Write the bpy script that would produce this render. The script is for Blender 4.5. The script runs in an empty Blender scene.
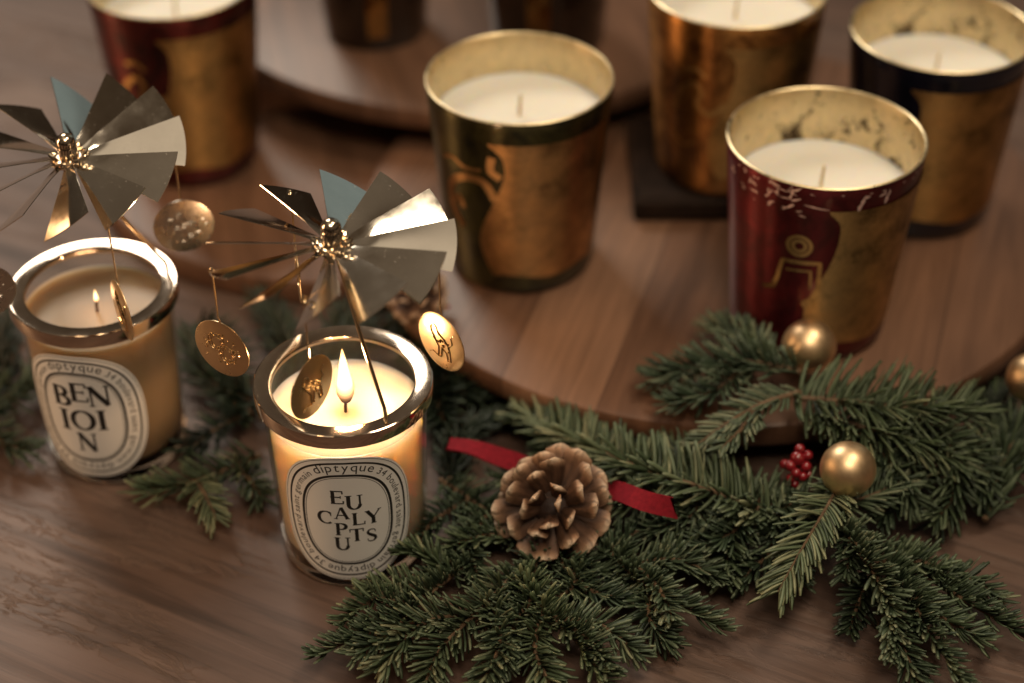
import bpy, math, random
from mathutils import Vector, Matrix
S = 0.01                       # everything below is written in centimetres
C = bpy.context.scene.collection
sc = bpy.context.scene
rnd = random.Random(7)

# ------------------------------------------------------------------ camera
PITCH, ROLL, FPX, CAMH = 0.652, 0.0082, 1833.4, 60.37
cam_d = bpy.data.cameras.new('camera'); cam = bpy.data.objects.new('camera', cam_d); C.objects.link(cam)
cam_d.sensor_width = 36; cam_d.lens = FPX / 1024 * 36
cam_d.clip_start = 0.02; cam_d.clip_end = 50
cam.location = (0, 0, CAMH * S)
R0 = Matrix.Rotation(math.pi / 2 - PITCH, 4, 'X') @ Matrix.Rotation(-ROLL, 4, 'Z')
cam.rotation_euler = R0.to_euler()
cam_d.dof.use_dof = True; cam_d.dof.focus_distance = 0.800; cam_d.dof.aperture_fstop = 3.3
sc.camera = cam

# ------------------------------------------------------------------ world and lamps
w = bpy.data.worlds.new('World'); sc.world = w; w.use_nodes = True
nt = w.node_tree; bg = nt.nodes['Background']
tc = nt.nodes.new('ShaderNodeTexCoord'); sp = nt.nodes.new('ShaderNodeSeparateXYZ')
rp = nt.nodes.new('ShaderNodeValToRGB')
nt.links.new(tc.outputs['Generated'], sp.inputs[0]); nt.links.new(sp.outputs['Z'], rp.inputs[0])
rp.color_ramp.elements[0].color = (0.020, 0.012, 0.007, 1); rp.color_ramp.elements[0].position = 0.0
rp.color_ramp.elements[1].color = (0.165, 0.125, 0.088, 1); rp.color_ramp.elements[1].position = 0.9
# a dim room: soft brighter and darker areas of wall and ceiling all round
wn = nt.nodes.new('ShaderNodeTexNoise'); wn.inputs['Scale'].default_value = 1.9; wn.inputs['Detail'].default_value = 1.5
nt.links.new(tc.outputs['Generated'], wn.inputs['Vector'])
wr = nt.nodes.new('ShaderNodeValToRGB'); nt.links.new(wn.outputs[0], wr.inputs[0])
for e_, (p_, c_) in zip((wr.color_ramp.elements[0], wr.color_ramp.elements[1], wr.color_ramp.elements.new(0.55)), ((0.36, (0.40, 0.35, 0.29, 1)), (0.72, (2.8, 2.6, 2.3, 1)), (0.52, (0.95, 0.95, 0.92, 1)))):
    e_.position = p_; e_.color = c_
wm = nt.nodes.new('ShaderNodeMix'); wm.data_type = 'RGBA'; wm.blend_type = 'MULTIPLY'; wm.inputs[0].default_value = 1.0
nt.links.new(rp.outputs[0], wm.inputs[6]); nt.links.new(wr.outputs[0], wm.inputs[7])
# cool far-wall patch and paler ceiling patch, added for the rotor blades to reflect
def glow(src, dirv, lo, hi, col):
    dp = nt.nodes.new('ShaderNodeVectorMath'); dp.operation = 'DOT_PRODUCT'; nt.links.new(tc.outputs['Generated'], dp.inputs[0])
    dp.inputs[1].default_value = Vector(dirv).normalized()
    mr = nt.nodes.new('ShaderNodeMapRange'); mr.interpolation_type = 'SMOOTHSTEP'; nt.links.new(dp.outputs['Value'], mr.inputs[0]); mr.inputs[1].default_value = lo; mr.inputs[2].default_value = hi
    mx = nt.nodes.new('ShaderNodeMix'); mx.data_type = 'RGBA'; nt.links.new(mr.outputs[0], mx.inputs[0]); nt.links.new(src, mx.inputs[6]); mx.inputs[7].default_value = (*col, 1)
    return mx.outputs[2]
_o = glow(wm.outputs[2], (0.45, 0.82, 0.30), .955, .990, (0.19, 0.23, 0.22))
_o = glow(_o, (-0.15, -0.12, 1.0), .955, .985, (0.58, 0.47, 0.34))
nt.links.new(_o, bg.inputs[0]); bg.inputs[1].default_value = 1.0

def lamp(name, loc, target, sx, sy, power, col):
    d = bpy.data.lights.new(name, 'AREA'); d.shape = 'RECTANGLE'; d.size = sx; d.size_y = sy
    d.energy = power; d.color = col
    o = bpy.data.objects.new(name, d); C.objects.link(o); o.location = loc
    o.rotation_euler = (Vector(target) - Vector(loc)).to_track_quat('-Z', 'Y').to_euler()
    return o
lamp('window_light', (-0.92, 2.45, 1.77), (-0.05, 0.8, 0.05), 0.8, 0.8, 28.0, (1.0, 0.90, 0.76))
lamp('ceiling_light', (0.52, 0.66, 1.62), (0.05, 0.72, 0.0), 0.36, 0.36, 9.5, (1.0, 0.82, 0.60))
lamp('room_light', (0.05, -0.15, 1.55), (0.03, 0.75, 0.0), 0.6, 0.45, 11.5, (1.0, 0.82, 0.61))
lamp('side_light', (-1.25, 0.72, 0.34), (0.05, 0.80, 0.08), 0.09, 0.50, 6.0, (1.0, 0.60, 0.32))

sc.view_settings.view_transform = 'Standard'; sc.view_settings.look = 'None'
sc.view_settings.exposure = 0.0; sc.view_settings.gamma = 1.0
sc.cycles.use_denoising = True
sc.cycles.max_bounces = 10; sc.cycles.transparent_max_bounces = 24
sc.cycles.caustics_reflective = False; sc.cycles.caustics_refractive = False
sc.cycles.sample_clamp_indirect = 4.0

# ------------------------------------------------------------------ helpers
class MB:
    """Collects shapes (in cm) and links them as ONE mesh object."""
    def __init__(s): s.v = []; s.f = []; s.t = []
    def add(s, vs, fs, t=0.5):
        o = len(s.v); s.v += [tuple(p) for p in vs]; s.f += [tuple(i + o for i in f) for f in fs]
        s.t += list(t) if isinstance(t, (list, tuple)) else [t] * len(vs)
    def lathe(s, prof, n=64, c=(0, 0, 0), closed=False, axis=None):
        vs = []; fs = []; rings = []
        for r, z in prof:
            if r < 1e-6:
                rings.append([len(vs)]); vs.append((c[0], c[1], c[2] + z))
            else:
                rings.append(list(range(len(vs), len(vs) + n)))
                for k in range(n):
                    a = 2 * math.pi * k / n; vs.append((c[0] + r * math.cos(a), c[1] + r * math.sin(a), c[2] + z))
        pairs = list(zip(rings, rings[1:]))
        if closed: pairs.append((rings[-1], rings[0]))
        for A, B in pairs:
            for k in range(n):
                k2 = (k + 1) % n
                if len(A) == 1 and len(B) == 1: continue
                if len(A) == 1: fs.append((A[0], B[k2], B[k]))
                elif len(B) == 1: fs.append((A[k], A[k2], B[0]))
                else: fs.append((A[k], A[k2], B[k2], B[k]))
        s.add(vs, fs)
    def tube(s, pts, r, n=8, closed=False, t=0.5):
        P = [Vector(p) for p in pts]; m = len(P)
        rs = r if isinstance(r, (list, tuple)) else [r] * m
        up = Vector((0, 0, 1)); vs = []; fs = []; prev = None
        for i in range(m):
            if closed: d = P[(i + 1) % m] - P[i - 1]
            else: d = P[min(i + 1, m - 1)] - P[max(i - 1, 0)]
            d.normalize()
            if prev is None:
                a = d.orthogonal().normalized()
            else:
                a = (prev - d * prev.dot(d)).normalized()
            prev = a; b = d.cross(a)
            for k in range(n):
                q = 2 * math.pi * k / n
                vs.append(P[i] + (a * math.cos(q) + b * math.sin(q)) * rs[i])
        for i in range(m if closed else m - 1):
            j = (i + 1) % m
            for k in range(n):
                k2 = (k + 1) % n
                fs.append((i * n + k, i * n + k2, j * n + k2, j * n + k))
        if not closed:
            fs.append(tuple(range(n))[::-1]); fs.append(tuple((m - 1) * n + k for k in range(n)))
        s.add(vs, fs, t)
    def sphere(s, c, r, nu=24, nv=16, sc_=(1, 1, 1), t=0.5):
        vs = []; fs = []
        for i in range(nv + 1):
            th = math.pi * i / nv
            for k in range(nu):
                a = 2 * math.pi * k / nu
                vs.append((c[0] + r * sc_[0] * math.sin(th) * math.cos(a), c[1] + r * sc_[1] * math.sin(th) * math.sin(a), c[2] - r * sc_[2] * math.cos(th)))
        for i in range(nv):
            for k in range(nu):
                k2 = (k + 1) % nu
                fs.append((i * nu + k, i * nu + k2, (i + 1) * nu + k2, (i + 1) * nu + k))
        s.add(vs, fs, t)
    def box(s, lo, hi, bev=0.0):
        x0, y0, z0 = lo; x1, y1, z1 = hi; b = bev
        if b <= 0:
            vs = [(x0, y0, z0), (x1, y0, z0), (x1, y1, z0), (x0, y1, z0), (x0, y0, z1), (x1, y0, z1), (x1, y1, z1), (x0, y1, z1)]
            s.add(vs, [(0, 3, 2, 1), (4, 5, 6, 7), (0, 1, 5, 4), (1, 2, 6, 5), (2, 3, 7, 6), (3, 0, 4, 7)])
        else:
            def ring(d, z): return [(x0 + d, y0 + d, z), (x1 - d, y0 + d, z), (x1 - d, y1 - d, z), (x0 + d, y1 - d, z)]
            L = [ring(b, z0), ring(0, z0 + b), ring(0, z1 - b), ring(b, z1)]
            vs = sum(L, []); fs = [(3, 2, 1, 0), (12, 13, 14, 15)]
            for i in range(3):
                for k in range(4):
                    fs.append((i * 4 + k, i * 4 + (k + 1) % 4, i * 4 + 4 + (k + 1) % 4, i * 4 + 4 + k))
            s.add(vs, fs)
    def build(s, name, mat, parent=None, smooth=True, sharp=35, loc=None):
        me = bpy.data.meshes.new(name)
        me.from_pydata([(x * S, y * S, z * S) for x, y, z in s.v], [], s.f); me.validate(); me.update()
        at_ = me.attributes.new('tint', 'FLOAT', 'POINT'); at_.data.foreach_set('value', s.t[:len(me.vertices)])
        if smooth:
            me.polygons.foreach_set('use_smooth', [True] * len(me.polygons))
            if sharp: me.set_sharp_from_angle(angle=math.radians(sharp))
        me.materials.append(mat)
        o = bpy.data.objects.new(name, me); C.objects.link(o)
        if parent: o.parent = parent
        if loc: o.location = Vector(loc) * S
        return o

def tag(o, label=None, cat=None, group=None, kind=None):
    if label: o['label'] = label
    if cat: o['category'] = cat
    if group: o['group'] = group
    if kind: o['kind'] = kind
    return o
def empty(name, loc, rz=0.0):
    o = bpy.data.objects.new(name, None); C.objects.link(o); o.empty_display_size = 0.02
    o.location = Vector(loc) * S; o.rotation_euler = (0, 0, rz); return o

_fw = Vector((0, math.cos(PITCH), -math.sin(PITCH))); _up = Vector((0, math.sin(PITCH), math.cos(PITCH)))
def at(u, v, z):
    """survey helper: the point of the photograph (u, v) at height z cm above the table, in cm"""
    a = u - 512; b = 341.5 - v; c, s = math.cos(ROLL), math.sin(ROLL)
    a, b = c * a + s * b, -s * a + c * b
    r = _fw + Vector((1, 0, 0)) * (a / FPX) + _up * (b / FPX)
    return Vector((0, 0, CAMH)) + r * ((z - CAMH) / r.z)

# ------------------------------------------------------------------ materials
def mat(name):
    m = bpy.data.materials.new(name); m.use_nodes = True
    n = m.node_tree; b = n.nodes['Principled BSDF']; return m, n, b
def N(n, t, **kw):
    x = n.nodes.new('ShaderNode' + t)
    for k, v in kw.items(): setattr(x, k, v)
    return x
def noise(n, scale, detail=4, rough=0.55, vec=None, dist=0.0):
    x = N(n, 'TexNoise'); x.inputs['Scale'].default_value = scale; x.inputs['Detail'].default_value = detail
    x.inputs['Roughness'].default_value = rough; x.inputs['Distortion'].default_value = dist
    if vec is not None: n.links.new(vec, x.inputs['Vector'])
    return x
def ramp(n, src, stops, interp='LINEAR'):
    r = N(n, 'ValToRGB'); cr = r.color_ramp; cr.interpolation = interp
    while len(cr.elements) < len(stops): cr.elements.new(0.5)
    for e, (p, c) in zip(cr.elements, stops):
        e.position = p; e.color = (*c, 1) if len(c) == 3 else c
    n.links.new(src, r.inputs[0]); return r
def mix(n, fac, a, b, blend='MIX'):
    x = N(n, 'Mix', data_type='RGBA', blend_type=blend)
    for sock, v in ((x.inputs[0], fac), (x.inputs[6], a), (x.inputs[7], b)):
        if hasattr(v, 'is_linked') or hasattr(v, 'links'): n.links.new(v, sock)
        else: sock.default_value = v if not isinstance(v, tuple) else ((*v, 1) if len(v) == 3 else v)
    return x.outputs[2]
def bump(n, b, src, strength, dist=0.001):
    x = N(n, 'Bump'); x.inputs['Strength'].default_value = strength; x.inputs['Distance'].default_value = dist
    n.links.new(src, x.inputs['Height']); n.links.new(x.outputs[0], b.inputs['Normal']); return x
def objvec(n, rotz=0.0, scale=(1, 1, 1), off=(0, 0, 0)):
    t = N(n, 'TexCoord'); m = N(n, 'Mapping'); n.links.new(t.outputs['Object'], m.inputs[0])
    m.inputs['Rotation'].default_value = (0, 0, rotz); m.inputs['Scale'].default_value = scale
    m.inputs['Location'].default_value = off; return m.outputs[0]
def objrot(n, rotz, scale, off=(0, 0, 0)):
    """rotate first, then stretch"""
    t = N(n, 'TexCoord'); a = N(n, 'Mapping'); n.links.new(t.outputs['Object'], a.inputs[0]); a.inputs['Rotation'].default_value = (0, 0, rotz)
    m = N(n, 'Mapping'); n.links.new(a.outputs[0], m.inputs[0]); m.inputs['Scale'].default_value = scale; m.inputs['Location'].default_value = off
    return m.outputs[0]

def simple(name, col, rough=0.5, metal=0.0, spec=0.5, coat=0.0, var=0.12, nscale=60, bumps=0.0):
    m, n, b = mat(name)
    v = objvec(n); nz = noise(n, nscale, 5, 0.6, v)
    c = ramp(n, nz.outputs[0], [(0.3, tuple(x * (1 - var) for x in col)), (0.7, tuple(min(1, x * (1 + var)) for x in col))])
    n.links.new(c.outputs[0], b.inputs['Base Color'])
    b.inputs['Roughness'].default_value = rough; b.inputs['Metallic'].default_value = metal
    b.inputs['Specular IOR Level'].default_value = spec; b.inputs['Coat Weight'].default_value = coat
    b.inputs['Coat Roughness'].default_value = 0.08
    if bumps: bump(n, b, nz.outputs[0], bumps, 0.0008)
    return m

def wood_table():
    m, n, b = mat('dark_table_wood')
    ang = math.radians(27.8)
    v1 = objrot(n, ang, (3.0, 26, 1)); v2 = objrot(n, ang, (7, 150, 1)); v3 = objrot(n, ang, (1.3, 7.5, 1), (0.3, 0.2, 0)); v4 = objrot(n, ang, (34, 130, 1))
    g1 = noise(n, 1.0, 6, 0.62, v1, 1.2); g2 = noise(n, 1.0, 5, 0.65, v2, 0.4); g3 = noise(n, 1.6, 4, 0.55, v3, 1.6); g4 = noise(n, 1.0, 6, 0.7, v4, 1.0)
    base = ramp(n, g3.outputs[0], [(0.28, (0.082, 0.045, 0.032)), (0.5, (0.115, 0.068, 0.050)), (0.72, (0.165, 0.106, 0.080))])
    str1 = ramp(n, g1.outputs[0], [(0.34, (0.55, 0.52, 0.50)), (0.50, (0.92, 0.91, 0.90)), (0.68, (1.15, 1.15, 1.15))])
    c1 = mix(n, 0.85, base.outputs[0], str1.outputs[0], 'MULTIPLY')
    fine = ramp(n, g2.outputs[0], [(0.34, (0.5, 0.48, 0.46)), (0.52, (1.06, 1.06, 1.06))])
    c2 = mix(n, 0.75, c1, fine.outputs[0], 'MULTIPLY')
    # weathered dark ridges gathered in patches
    mask = ramp(n, g3.outputs[0], [(0.50, (0, 0, 0)), (0.57, (1, 1, 1)), (0.66, (0, 0, 0))])
    rid = ramp(n, g4.outputs[0], [(0.47, (0, 0, 0)), (0.52, (1, 1, 1))])
    mm = N(n, 'Math', operation='MULTIPLY'); n.links.new(mask.outputs[0], mm.inputs[0]); n.links.new(rid.outputs[0], mm.inputs[1])
    mk = N(n, 'Math', operation='MULTIPLY'); n.links.new(mm.outputs[0], mk.inputs[0]); mk.inputs[1].default_value = 0.30
    c3 = mix(n, mk.outputs[0], c2, (0.030, 0.017, 0.013))
    n.links.new(c3, b.inputs['Base Color'])
    rr = ramp(n, g1.outputs[0], [(0.3, (0.60, 0.60, 0.60)), (0.7, (0.48, 0.48, 0.48))]); n.links.new(rr.outputs[0], b.inputs['Roughness'])
    ad = N(n, 'Math', operation='MULTIPLY_ADD'); n.links.new(mm.outputs[0], ad.inputs[0]); ad.inputs[1].default_value = -0.45; n.links.new(g1.outputs[0], ad.inputs[2])
    ad2 = N(n, 'Math', operation='MULTIPLY_ADD'); n.links.new(g2.outputs[0], ad2.inputs[0]); ad2.inputs[1].default_value = 0.35; n.links.new(ad.outputs[0], ad2.inputs[2])
    bump(n, b, ad2.outputs[0], 0.55, 0.0012); b.inputs['Specular IOR Level'].default_value = 0.5
    return m

def wood_board(name, rot, width, stops, seed):
    """glued planks of different browns, each with its own grain"""
    m, n, b = mat(name)
    t = N(n, 'TexCoord'); mp = N(n, 'Mapping'); n.links.new(t.outputs['Object'], mp.inputs[0]); mp.inputs['Rotation'].default_value = (0, 0, rot)
    sx = N(n, 'SeparateXYZ'); n.links.new(mp.outputs[0], sx.inputs[0])
    dv = N(n, 'Math', operation='MULTIPLY_ADD'); n.links.new(sx.outputs['X'], dv.inputs[0]); dv.inputs[1].default_value = 1 / (width * S); dv.inputs[2].default_value = 20.3 + seed
    fl = N(n, 'Math', operation='FLOOR'); n.links.new(dv.outputs[0], fl.inputs[0])
    fr = N(n, 'Math', operation='FRACT'); n.links.new(dv.outputs[0], fr.inputs[0])
    wn = N(n, 'TexWhiteNoise', noise_dimensions='1D'); n.links.new(fl.outputs[0], wn.inputs['W'])
    pl = ramp(n, wn.outputs['Value'], stops)
    cb = N(n, 'CombineXYZ'); n.links.new(sx.outputs['X'], cb.inputs[0]); n.links.new(sx.outputs['Y'], cb.inputs[1])
    ml = N(n, 'Math', operation='MULTIPLY'); n.links.new(fl.outputs[0], ml.inputs[0]); ml.inputs[1].default_value = 0.37; n.links.new(ml.outputs[0], cb.inputs[2])
    st = N(n, 'Mapping'); n.links.new(cb.outputs[0], st.inputs[0]); st.inputs['Scale'].default_value = (70, 5, 1)
    g = noise(n, 1.0, 6, 0.6, st.outputs[0], 0.8)
    st2 = N(n, 'Mapping'); n.links.new(cb.outputs[0], st2.inputs[0]); st2.inputs['Scale'].default_value = (340, 14, 1)
    g2 = noise(n, 1.0, 4, 0.6, st2.outputs[0], 0.2)
    k = ramp(n, g.outputs[0], [(0.30, (0.50, 0.46, 0.43)), (0.55, (1, 1, 1)), (0.75, (1.25, 1.22, 1.18))])
    k2 = ramp(n, g2.outputs[0], [(0.3, (0.78, 0.76, 0.74)), (0.65, (1.06, 1.06, 1.06))])
    c = mix(n, 0.8, pl.outputs[0], k.outputs[0], 'MULTIPLY'); c = mix(n, 0.8, c, k2.outputs[0], 'MULTIPLY')
    seam = ramp(n, fr.outputs[0], [(0.0, (0.35, 0.35, 0.35)), (0.02, (1, 1, 1)), (0.985, (1, 1, 1)), (1.0, (0.4, 0.4, 0.4))])
    c = mix(n, 0.8, c, seam.outputs[0], 'MULTIPLY')
    n.links.new(c, b.inputs['Base Color']); b.inputs['Roughness'].default_value = 0.42
    bump(n, b, g2.outputs[0], 0.22, 0.0006)
    return m

def polished(name, col, rough=0.08, rv=0.12, dust=0.0, nscale=90):
    m, n, b = mat(name); v = objvec(n); nz = noise(n, nscale, 6, 0.65, v)
    b.inputs['Metallic'].default_value = 1.0
    c = ramp(n, nz.outputs[0], [(0.3, tuple(x * 0.88 for x in col)), (0.7, col)]); n.links.new(c.outputs[0], b.inputs['Base Color'])
    r = ramp(n, nz.outputs[0], [(0.35, (rough,) * 3), (0.75, (rough + rv,) * 3)]); n.links.new(r.outputs[0], b.inputs['Roughness'])
    if dust:
        d = noise(n, 900, 2, 0.5, v); dr = ramp(n, d.outputs[0], [(0.66, (0, 0, 0)), (0.74, (1, 1, 1))])
        sb = noise(n, 55, 3, 0.5, v); sr = ramp(n, sb.outputs[0], [(0.45, (0, 0, 0)), (0.7, (1, 1, 1))])
        mm = N(n, 'Math', operation='MULTIPLY'); n.links.new(dr.outputs[0], mm.inputs[0]); n.links.new(sr.outputs[0], mm.inputs[1])
        m2 = N(n, 'Math', operation='MULTIPLY'); n.links.new(mm.outputs[0], m2.inputs[0]); m2.inputs[1].default_value = dust
        df = N(n, 'BsdfDiffuse'); df.inputs[0].default_value = (0.75, 0.68, 0.58, 1)
        mx = N(n, 'MixShader'); n.links.new(m2.outputs[0], mx.inputs[0]); n.links.new(b.outputs[0], mx.inputs[1]); n.links.new(df.outputs[0], mx.inputs[2])
        n.links.new(mx.outputs[0], n.nodes['Material Output'].inputs[0])
    bump(n, b, noise(n, 25, 3, 0.5, v).outputs[0], 0.05, 0.002)
    return m

def thin_glass(name, tint):
    m, n, b = mat(name); n.nodes.remove(b)
    tr = N(n, 'BsdfTransparent'); tr.inputs[0].default_value = (*tint, 1)
    gl = N(n, 'BsdfGlossy'); gl.inputs['Roughness'].default_value = 0.03; gl.inputs[0].default_value = (1, 1, 1, 1)
    lw = N(n, 'LayerWeight'); pw = N(n, 'Math', operation='POWER'); n.links.new(lw.outputs['Facing'], pw.inputs[0]); pw.inputs[1].default_value = 5.0
    lw.inputs['Blend'].default_value = 0.5
    fr = N(n, 'Math', operation='MULTIPLY_ADD'); n.links.new(pw.outputs[0], fr.inputs[0]); fr.inputs[1].default_value = 0.9; fr.inputs[2].default_value = 0.035
    v = objvec(n); bp = N(n, 'Bump'); bp.inputs['Strength'].default_value = 0.05; bp.inputs['Distance'].default_value = 0.002
    n.links.new(noise(n, 30, 2, 0.5, v).outputs[0], bp.inputs['Height']); n.links.new(bp.outputs[0], gl.inputs['Normal'])
    mx = N(n, 'MixShader'); n.links.new(fr.outputs[0], mx.inputs[0]); n.links.new(tr.outputs[0], mx.inputs[1]); n.links.new(gl.outputs[0], mx.inputs[2])
    n.links.new(mx.outputs[0], n.nodes['Material Output'].inputs[0]); return m

def wax_mat(name, col, rad, scale, rough=0.35, w=1.0):
    m, n, b = mat(name); v = objvec(n)
    c = ramp(n, noise(n, 25, 4, 0.5, v).outputs[0], [(0.3, tuple(x * 0.94 for x in col)), (0.7, col)]); n.links.new(c.outputs[0], b.inputs['Base Color'])
    b.inputs['Subsurface Weight'].default_value = w; b.inputs['Subsurface Radius'].default_value = rad; b.inputs['Subsurface Scale'].default_value = scale
    b.inputs['Roughness'].default_value = rough; b.inputs['Specular IOR Level'].default_value = 0.5
    return m

def worn_gold(name, gold, dark, rough, amount, lo=0.0):
    m, n, b = mat(name); v = objvec(n)
    a = noise(n, 60, 10, 0.80, v, 0.15); g = noise(n, 160, 5, 0.6, v)
    k = ramp(n, a.outputs[0], [(max(0, amount - 0.05), (1, 1, 1)), (amount, (0, 0, 0))])
    gc = ramp(n, g.outputs[0], [(0.25, tuple(x * 0.72 for x in gold)), (0.7, gold)])
    c = mix(n, k.outputs[0], gc.outputs[0], dark); n.links.new(c, b.inputs['Base Color'])
    b.inputs['Metallic'].default_value = 0.85
    r = ramp(n, g.outputs[0], [(0.3, (rough,) * 3), (0.7, (min(1, rough + 0.2),) * 3)]); n.links.new(r.outputs[0], b.inputs['Roughness'])
    bump(n, b, a.outputs[0], 0.2, 0.001); return m

def lacquer(name, col, col2, metal=0.6, rough=0.28):
    m, n, b = mat(name); v = objvec(n)
    a = noise(n, 34, 7, 0.70, v, 0.9)
    c = ramp(n, a.outputs[0], [(0.36, col), (0.66, col2)]); n.links.new(c.outputs[0], b.inputs['Base Color'])
    b.inputs['Metallic'].default_value = metal; b.inputs['Roughness'].default_value = rough
    b.inputs['Coat Weight'].default_value = 0.5; b.inputs['Coat Roughness'].default_value = 0.12
    b.inputs['Anisotropic'].default_value = 0.92; tg = N(n, 'Tangent', direction_type='RADIAL', axis='Z'); n.links.new(tg.outputs[0], b.inputs['Tangent']); b.inputs['Anisotropic Rotation'].default_value = 0.25
    bump(n, b, a.outputs[0], 0.06, 0.002); return m

def embossed_gold(name, col):
    """leaf laid over lacquer: mottled, partly rubbed away, with fine relief"""
    m, n, b = mat(name); v = objvec(n)
    a = noise(n, 150, 6, 0.75, v, 1.4); g = noise(n, 52, 8, 0.75, v, 0.15); h = noise(n, 14, 3, 0.5, v)
    c = ramp(n, g.outputs[0], [(0.34, tuple(x * 0.22 for x in col)), (0.46, tuple(x * 0.58 for x in col)), (0.62, tuple(x * 0.86 for x in col)), (0.74, tuple(min(1, x * 1.15) for x in col))])
    n.links.new(c.outputs[0], b.inputs['Base Color'])
    r = ramp(n, g.outputs[0], [(0.35, (0.46,) * 3), (0.65, (0.32,) * 3)]); n.links.new(r.outputs[0], b.inputs['Roughness'])
    b.inputs['Metallic'].default_value = 0.97
    b.inputs['Anisotropic'].default_value = 0.92; tg = N(n, 'Tangent', direction_type='RADIAL', axis='Z'); n.links.new(tg.outputs[0], b.inputs['Tangent']); b.inputs['Anisotropic Rotation'].default_value = 0.25
    ad = N(n, 'Math', operation='MULTIPLY_ADD'); n.links.new(h.outputs[0], ad.inputs[0]); ad.inputs[1].default_value = 2.0; n.links.new(a.outputs[0], ad.inputs[2])
    bump(n, b, ad.outputs[0], 0.22, 0.0012); return m

def needle_mat():
    m, n, b = mat('fir_needle'); at_ = N(n, 'Attribute'); at_.attribute_name = 'tint'
    oi = N(n, 'ObjectInfo')
    c = ramp(n, at_.outputs['Fac'], [(0.0, (0.010, 0.015, 0.009)), (0.25, (0.026, 0.040, 0.023)), (0.5, (0.054, 0.078, 0.040)), (0.8, (0.112, 0.143, 0.084)), (1.0, (0.205, 0.215, 0.125))])  # darkest stop puts shade into the colour of needles deep in the garland
    k = ramp(n, oi.outputs['Random'], [(0.0, (0.78, 0.84, 0.88)), (0.5, (1, 1, 1)), (1.0, (1.16, 1.14, 1.02))])
    n.links.new(mix(n, 1.0, c.outputs[0], k.outputs[0], 'MULTIPLY'), b.inputs['Base Color'])
    b.inputs['Roughness'].default_value = 0.48; b.inputs['Specular IOR Level'].default_value = 0.4
    return m

def cone_mat():
    m, n, b = mat('pinecone_scale'); at_ = N(n, 'Attribute'); at_.attribute_name = 'tint'; v = objvec(n, 0, (2.0, 9.0, 9.0))
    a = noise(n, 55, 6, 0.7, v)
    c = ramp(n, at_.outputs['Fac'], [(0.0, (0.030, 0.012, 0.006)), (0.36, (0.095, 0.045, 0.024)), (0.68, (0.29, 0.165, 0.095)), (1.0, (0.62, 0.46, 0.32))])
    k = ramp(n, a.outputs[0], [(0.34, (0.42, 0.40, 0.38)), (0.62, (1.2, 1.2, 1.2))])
    n.links.new(mix(n, 1.0, c.outputs[0], k.outputs[0], 'MULTIPLY'), b.inputs['Base Color']); b.inputs['Roughness'].default_value = 0.55
    bump(n, b, a.outputs[0], 0.7, 0.0010); return m

def flame_mat():
    m, n, b = mat('flame'); n.nodes.remove(b); t = N(n, 'TexCoord'); s = N(n, 'SeparateXYZ'); n.links.new(t.outputs['Generated'], s.inputs[0])
    c = ramp(n, s.outputs['Z'], [(0.0, (0.10, 0.10, 0.22)), (0.14, (0.85, 0.36, 0.14)), (0.42, (1.0, 0.66, 0.28)), (0.8, (1.0, 0.72, 0.35)), (1.0, (1.0, 0.50, 0.14))])
    st = ramp(n, s.outputs['Z'], [(0.0, (0.02,) * 3), (0.16, (0.12,) * 3), (0.40, (0.9,) * 3), (1.0, (0.55,) * 3)])
    ml = N(n, 'Math', operation='MULTIPLY'); n.links.new(st.outputs[0], ml.inputs[0]); lw = N(n, 'LayerWeight'); lw.inputs['Blend'].default_value = 0.5; ed = N(n, 'Math', operation='MULTIPLY_ADD'); n.links.new(lw.outputs['Facing'], ed.inputs[0]); ed.inputs[1].default_value = -5.4; ed.inputs[2].default_value = 6.6
    n.links.new(ed.outputs[0], ml.inputs[1])
    e = N(n, 'Emission'); n.links.new(c.outputs[0], e.inputs[0]); n.links.new(ml.outputs[0], e.inputs[1])
    n.links.new(e.outputs[0], n.nodes['Material Output'].inputs[0]); return m

M = {}
M['table'] = wood_table()
M['board'] = wood_board('acacia_planks', math.radians(17), 5.2, [(0.0, (0.135, 0.066, 0.037)), (0.4, (0.178, 0.090, 0.052)), (0.75, (0.198, 0.102, 0.060)), (1.0, (0.240, 0.134, 0.080))], 0)
M['board2'] = wood_board('walnut_planks', math.radians(-12), 6.5, [(0.0, (0.135, 0.066, 0.038)), (0.5, (0.165, 0.083, 0.048)), (1.0, (0.180, 0.092, 0.054))], 3)
M['blockdark'] = simple('dark_brown_block', (0.020, 0.011, 0.007), 0.8, spec=0.15, var=0.35, nscale=120, bumps=0.2)
M['silver'] = polished('polished_nickel', (0.66, 0.55, 0.45), 0.05, 0.07, 0.25)
M['blade'] = polished('rotor_sheet_metal', (0.84, 0.78, 0.69), 0.07, 0.10, 0.40, 60)
M['goldmetal'] = polished('polished_gold', (0.86, 0.62, 0.34), 0.12, 0.12)
M['hub'] = polished('pale_gold_hub', (0.86, 0.72, 0.55), 0.09, 0.08)
M['palecoin'] = polished('pale_disc', (0.62, 0.55, 0.47), 0.24, 0.10)  # greyer than the gold discs: the table's reflection is put into the colour
M['coin'] = polished('brushed_gold_disc', (0.84, 0.62, 0.36), 0.26, 0.10)
M['wire'] = polished('gold_wire', (0.78, 0.60, 0.38), 0.16, 0.1)
M['bauble'] = polished('satin_gold_bauble', (0.88, 0.63, 0.37), 0.40, 0.08, 0.0, 200)
M['glass'] = thin_glass('clear_jar_glass', (0.985, 0.965, 0.93))
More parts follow.
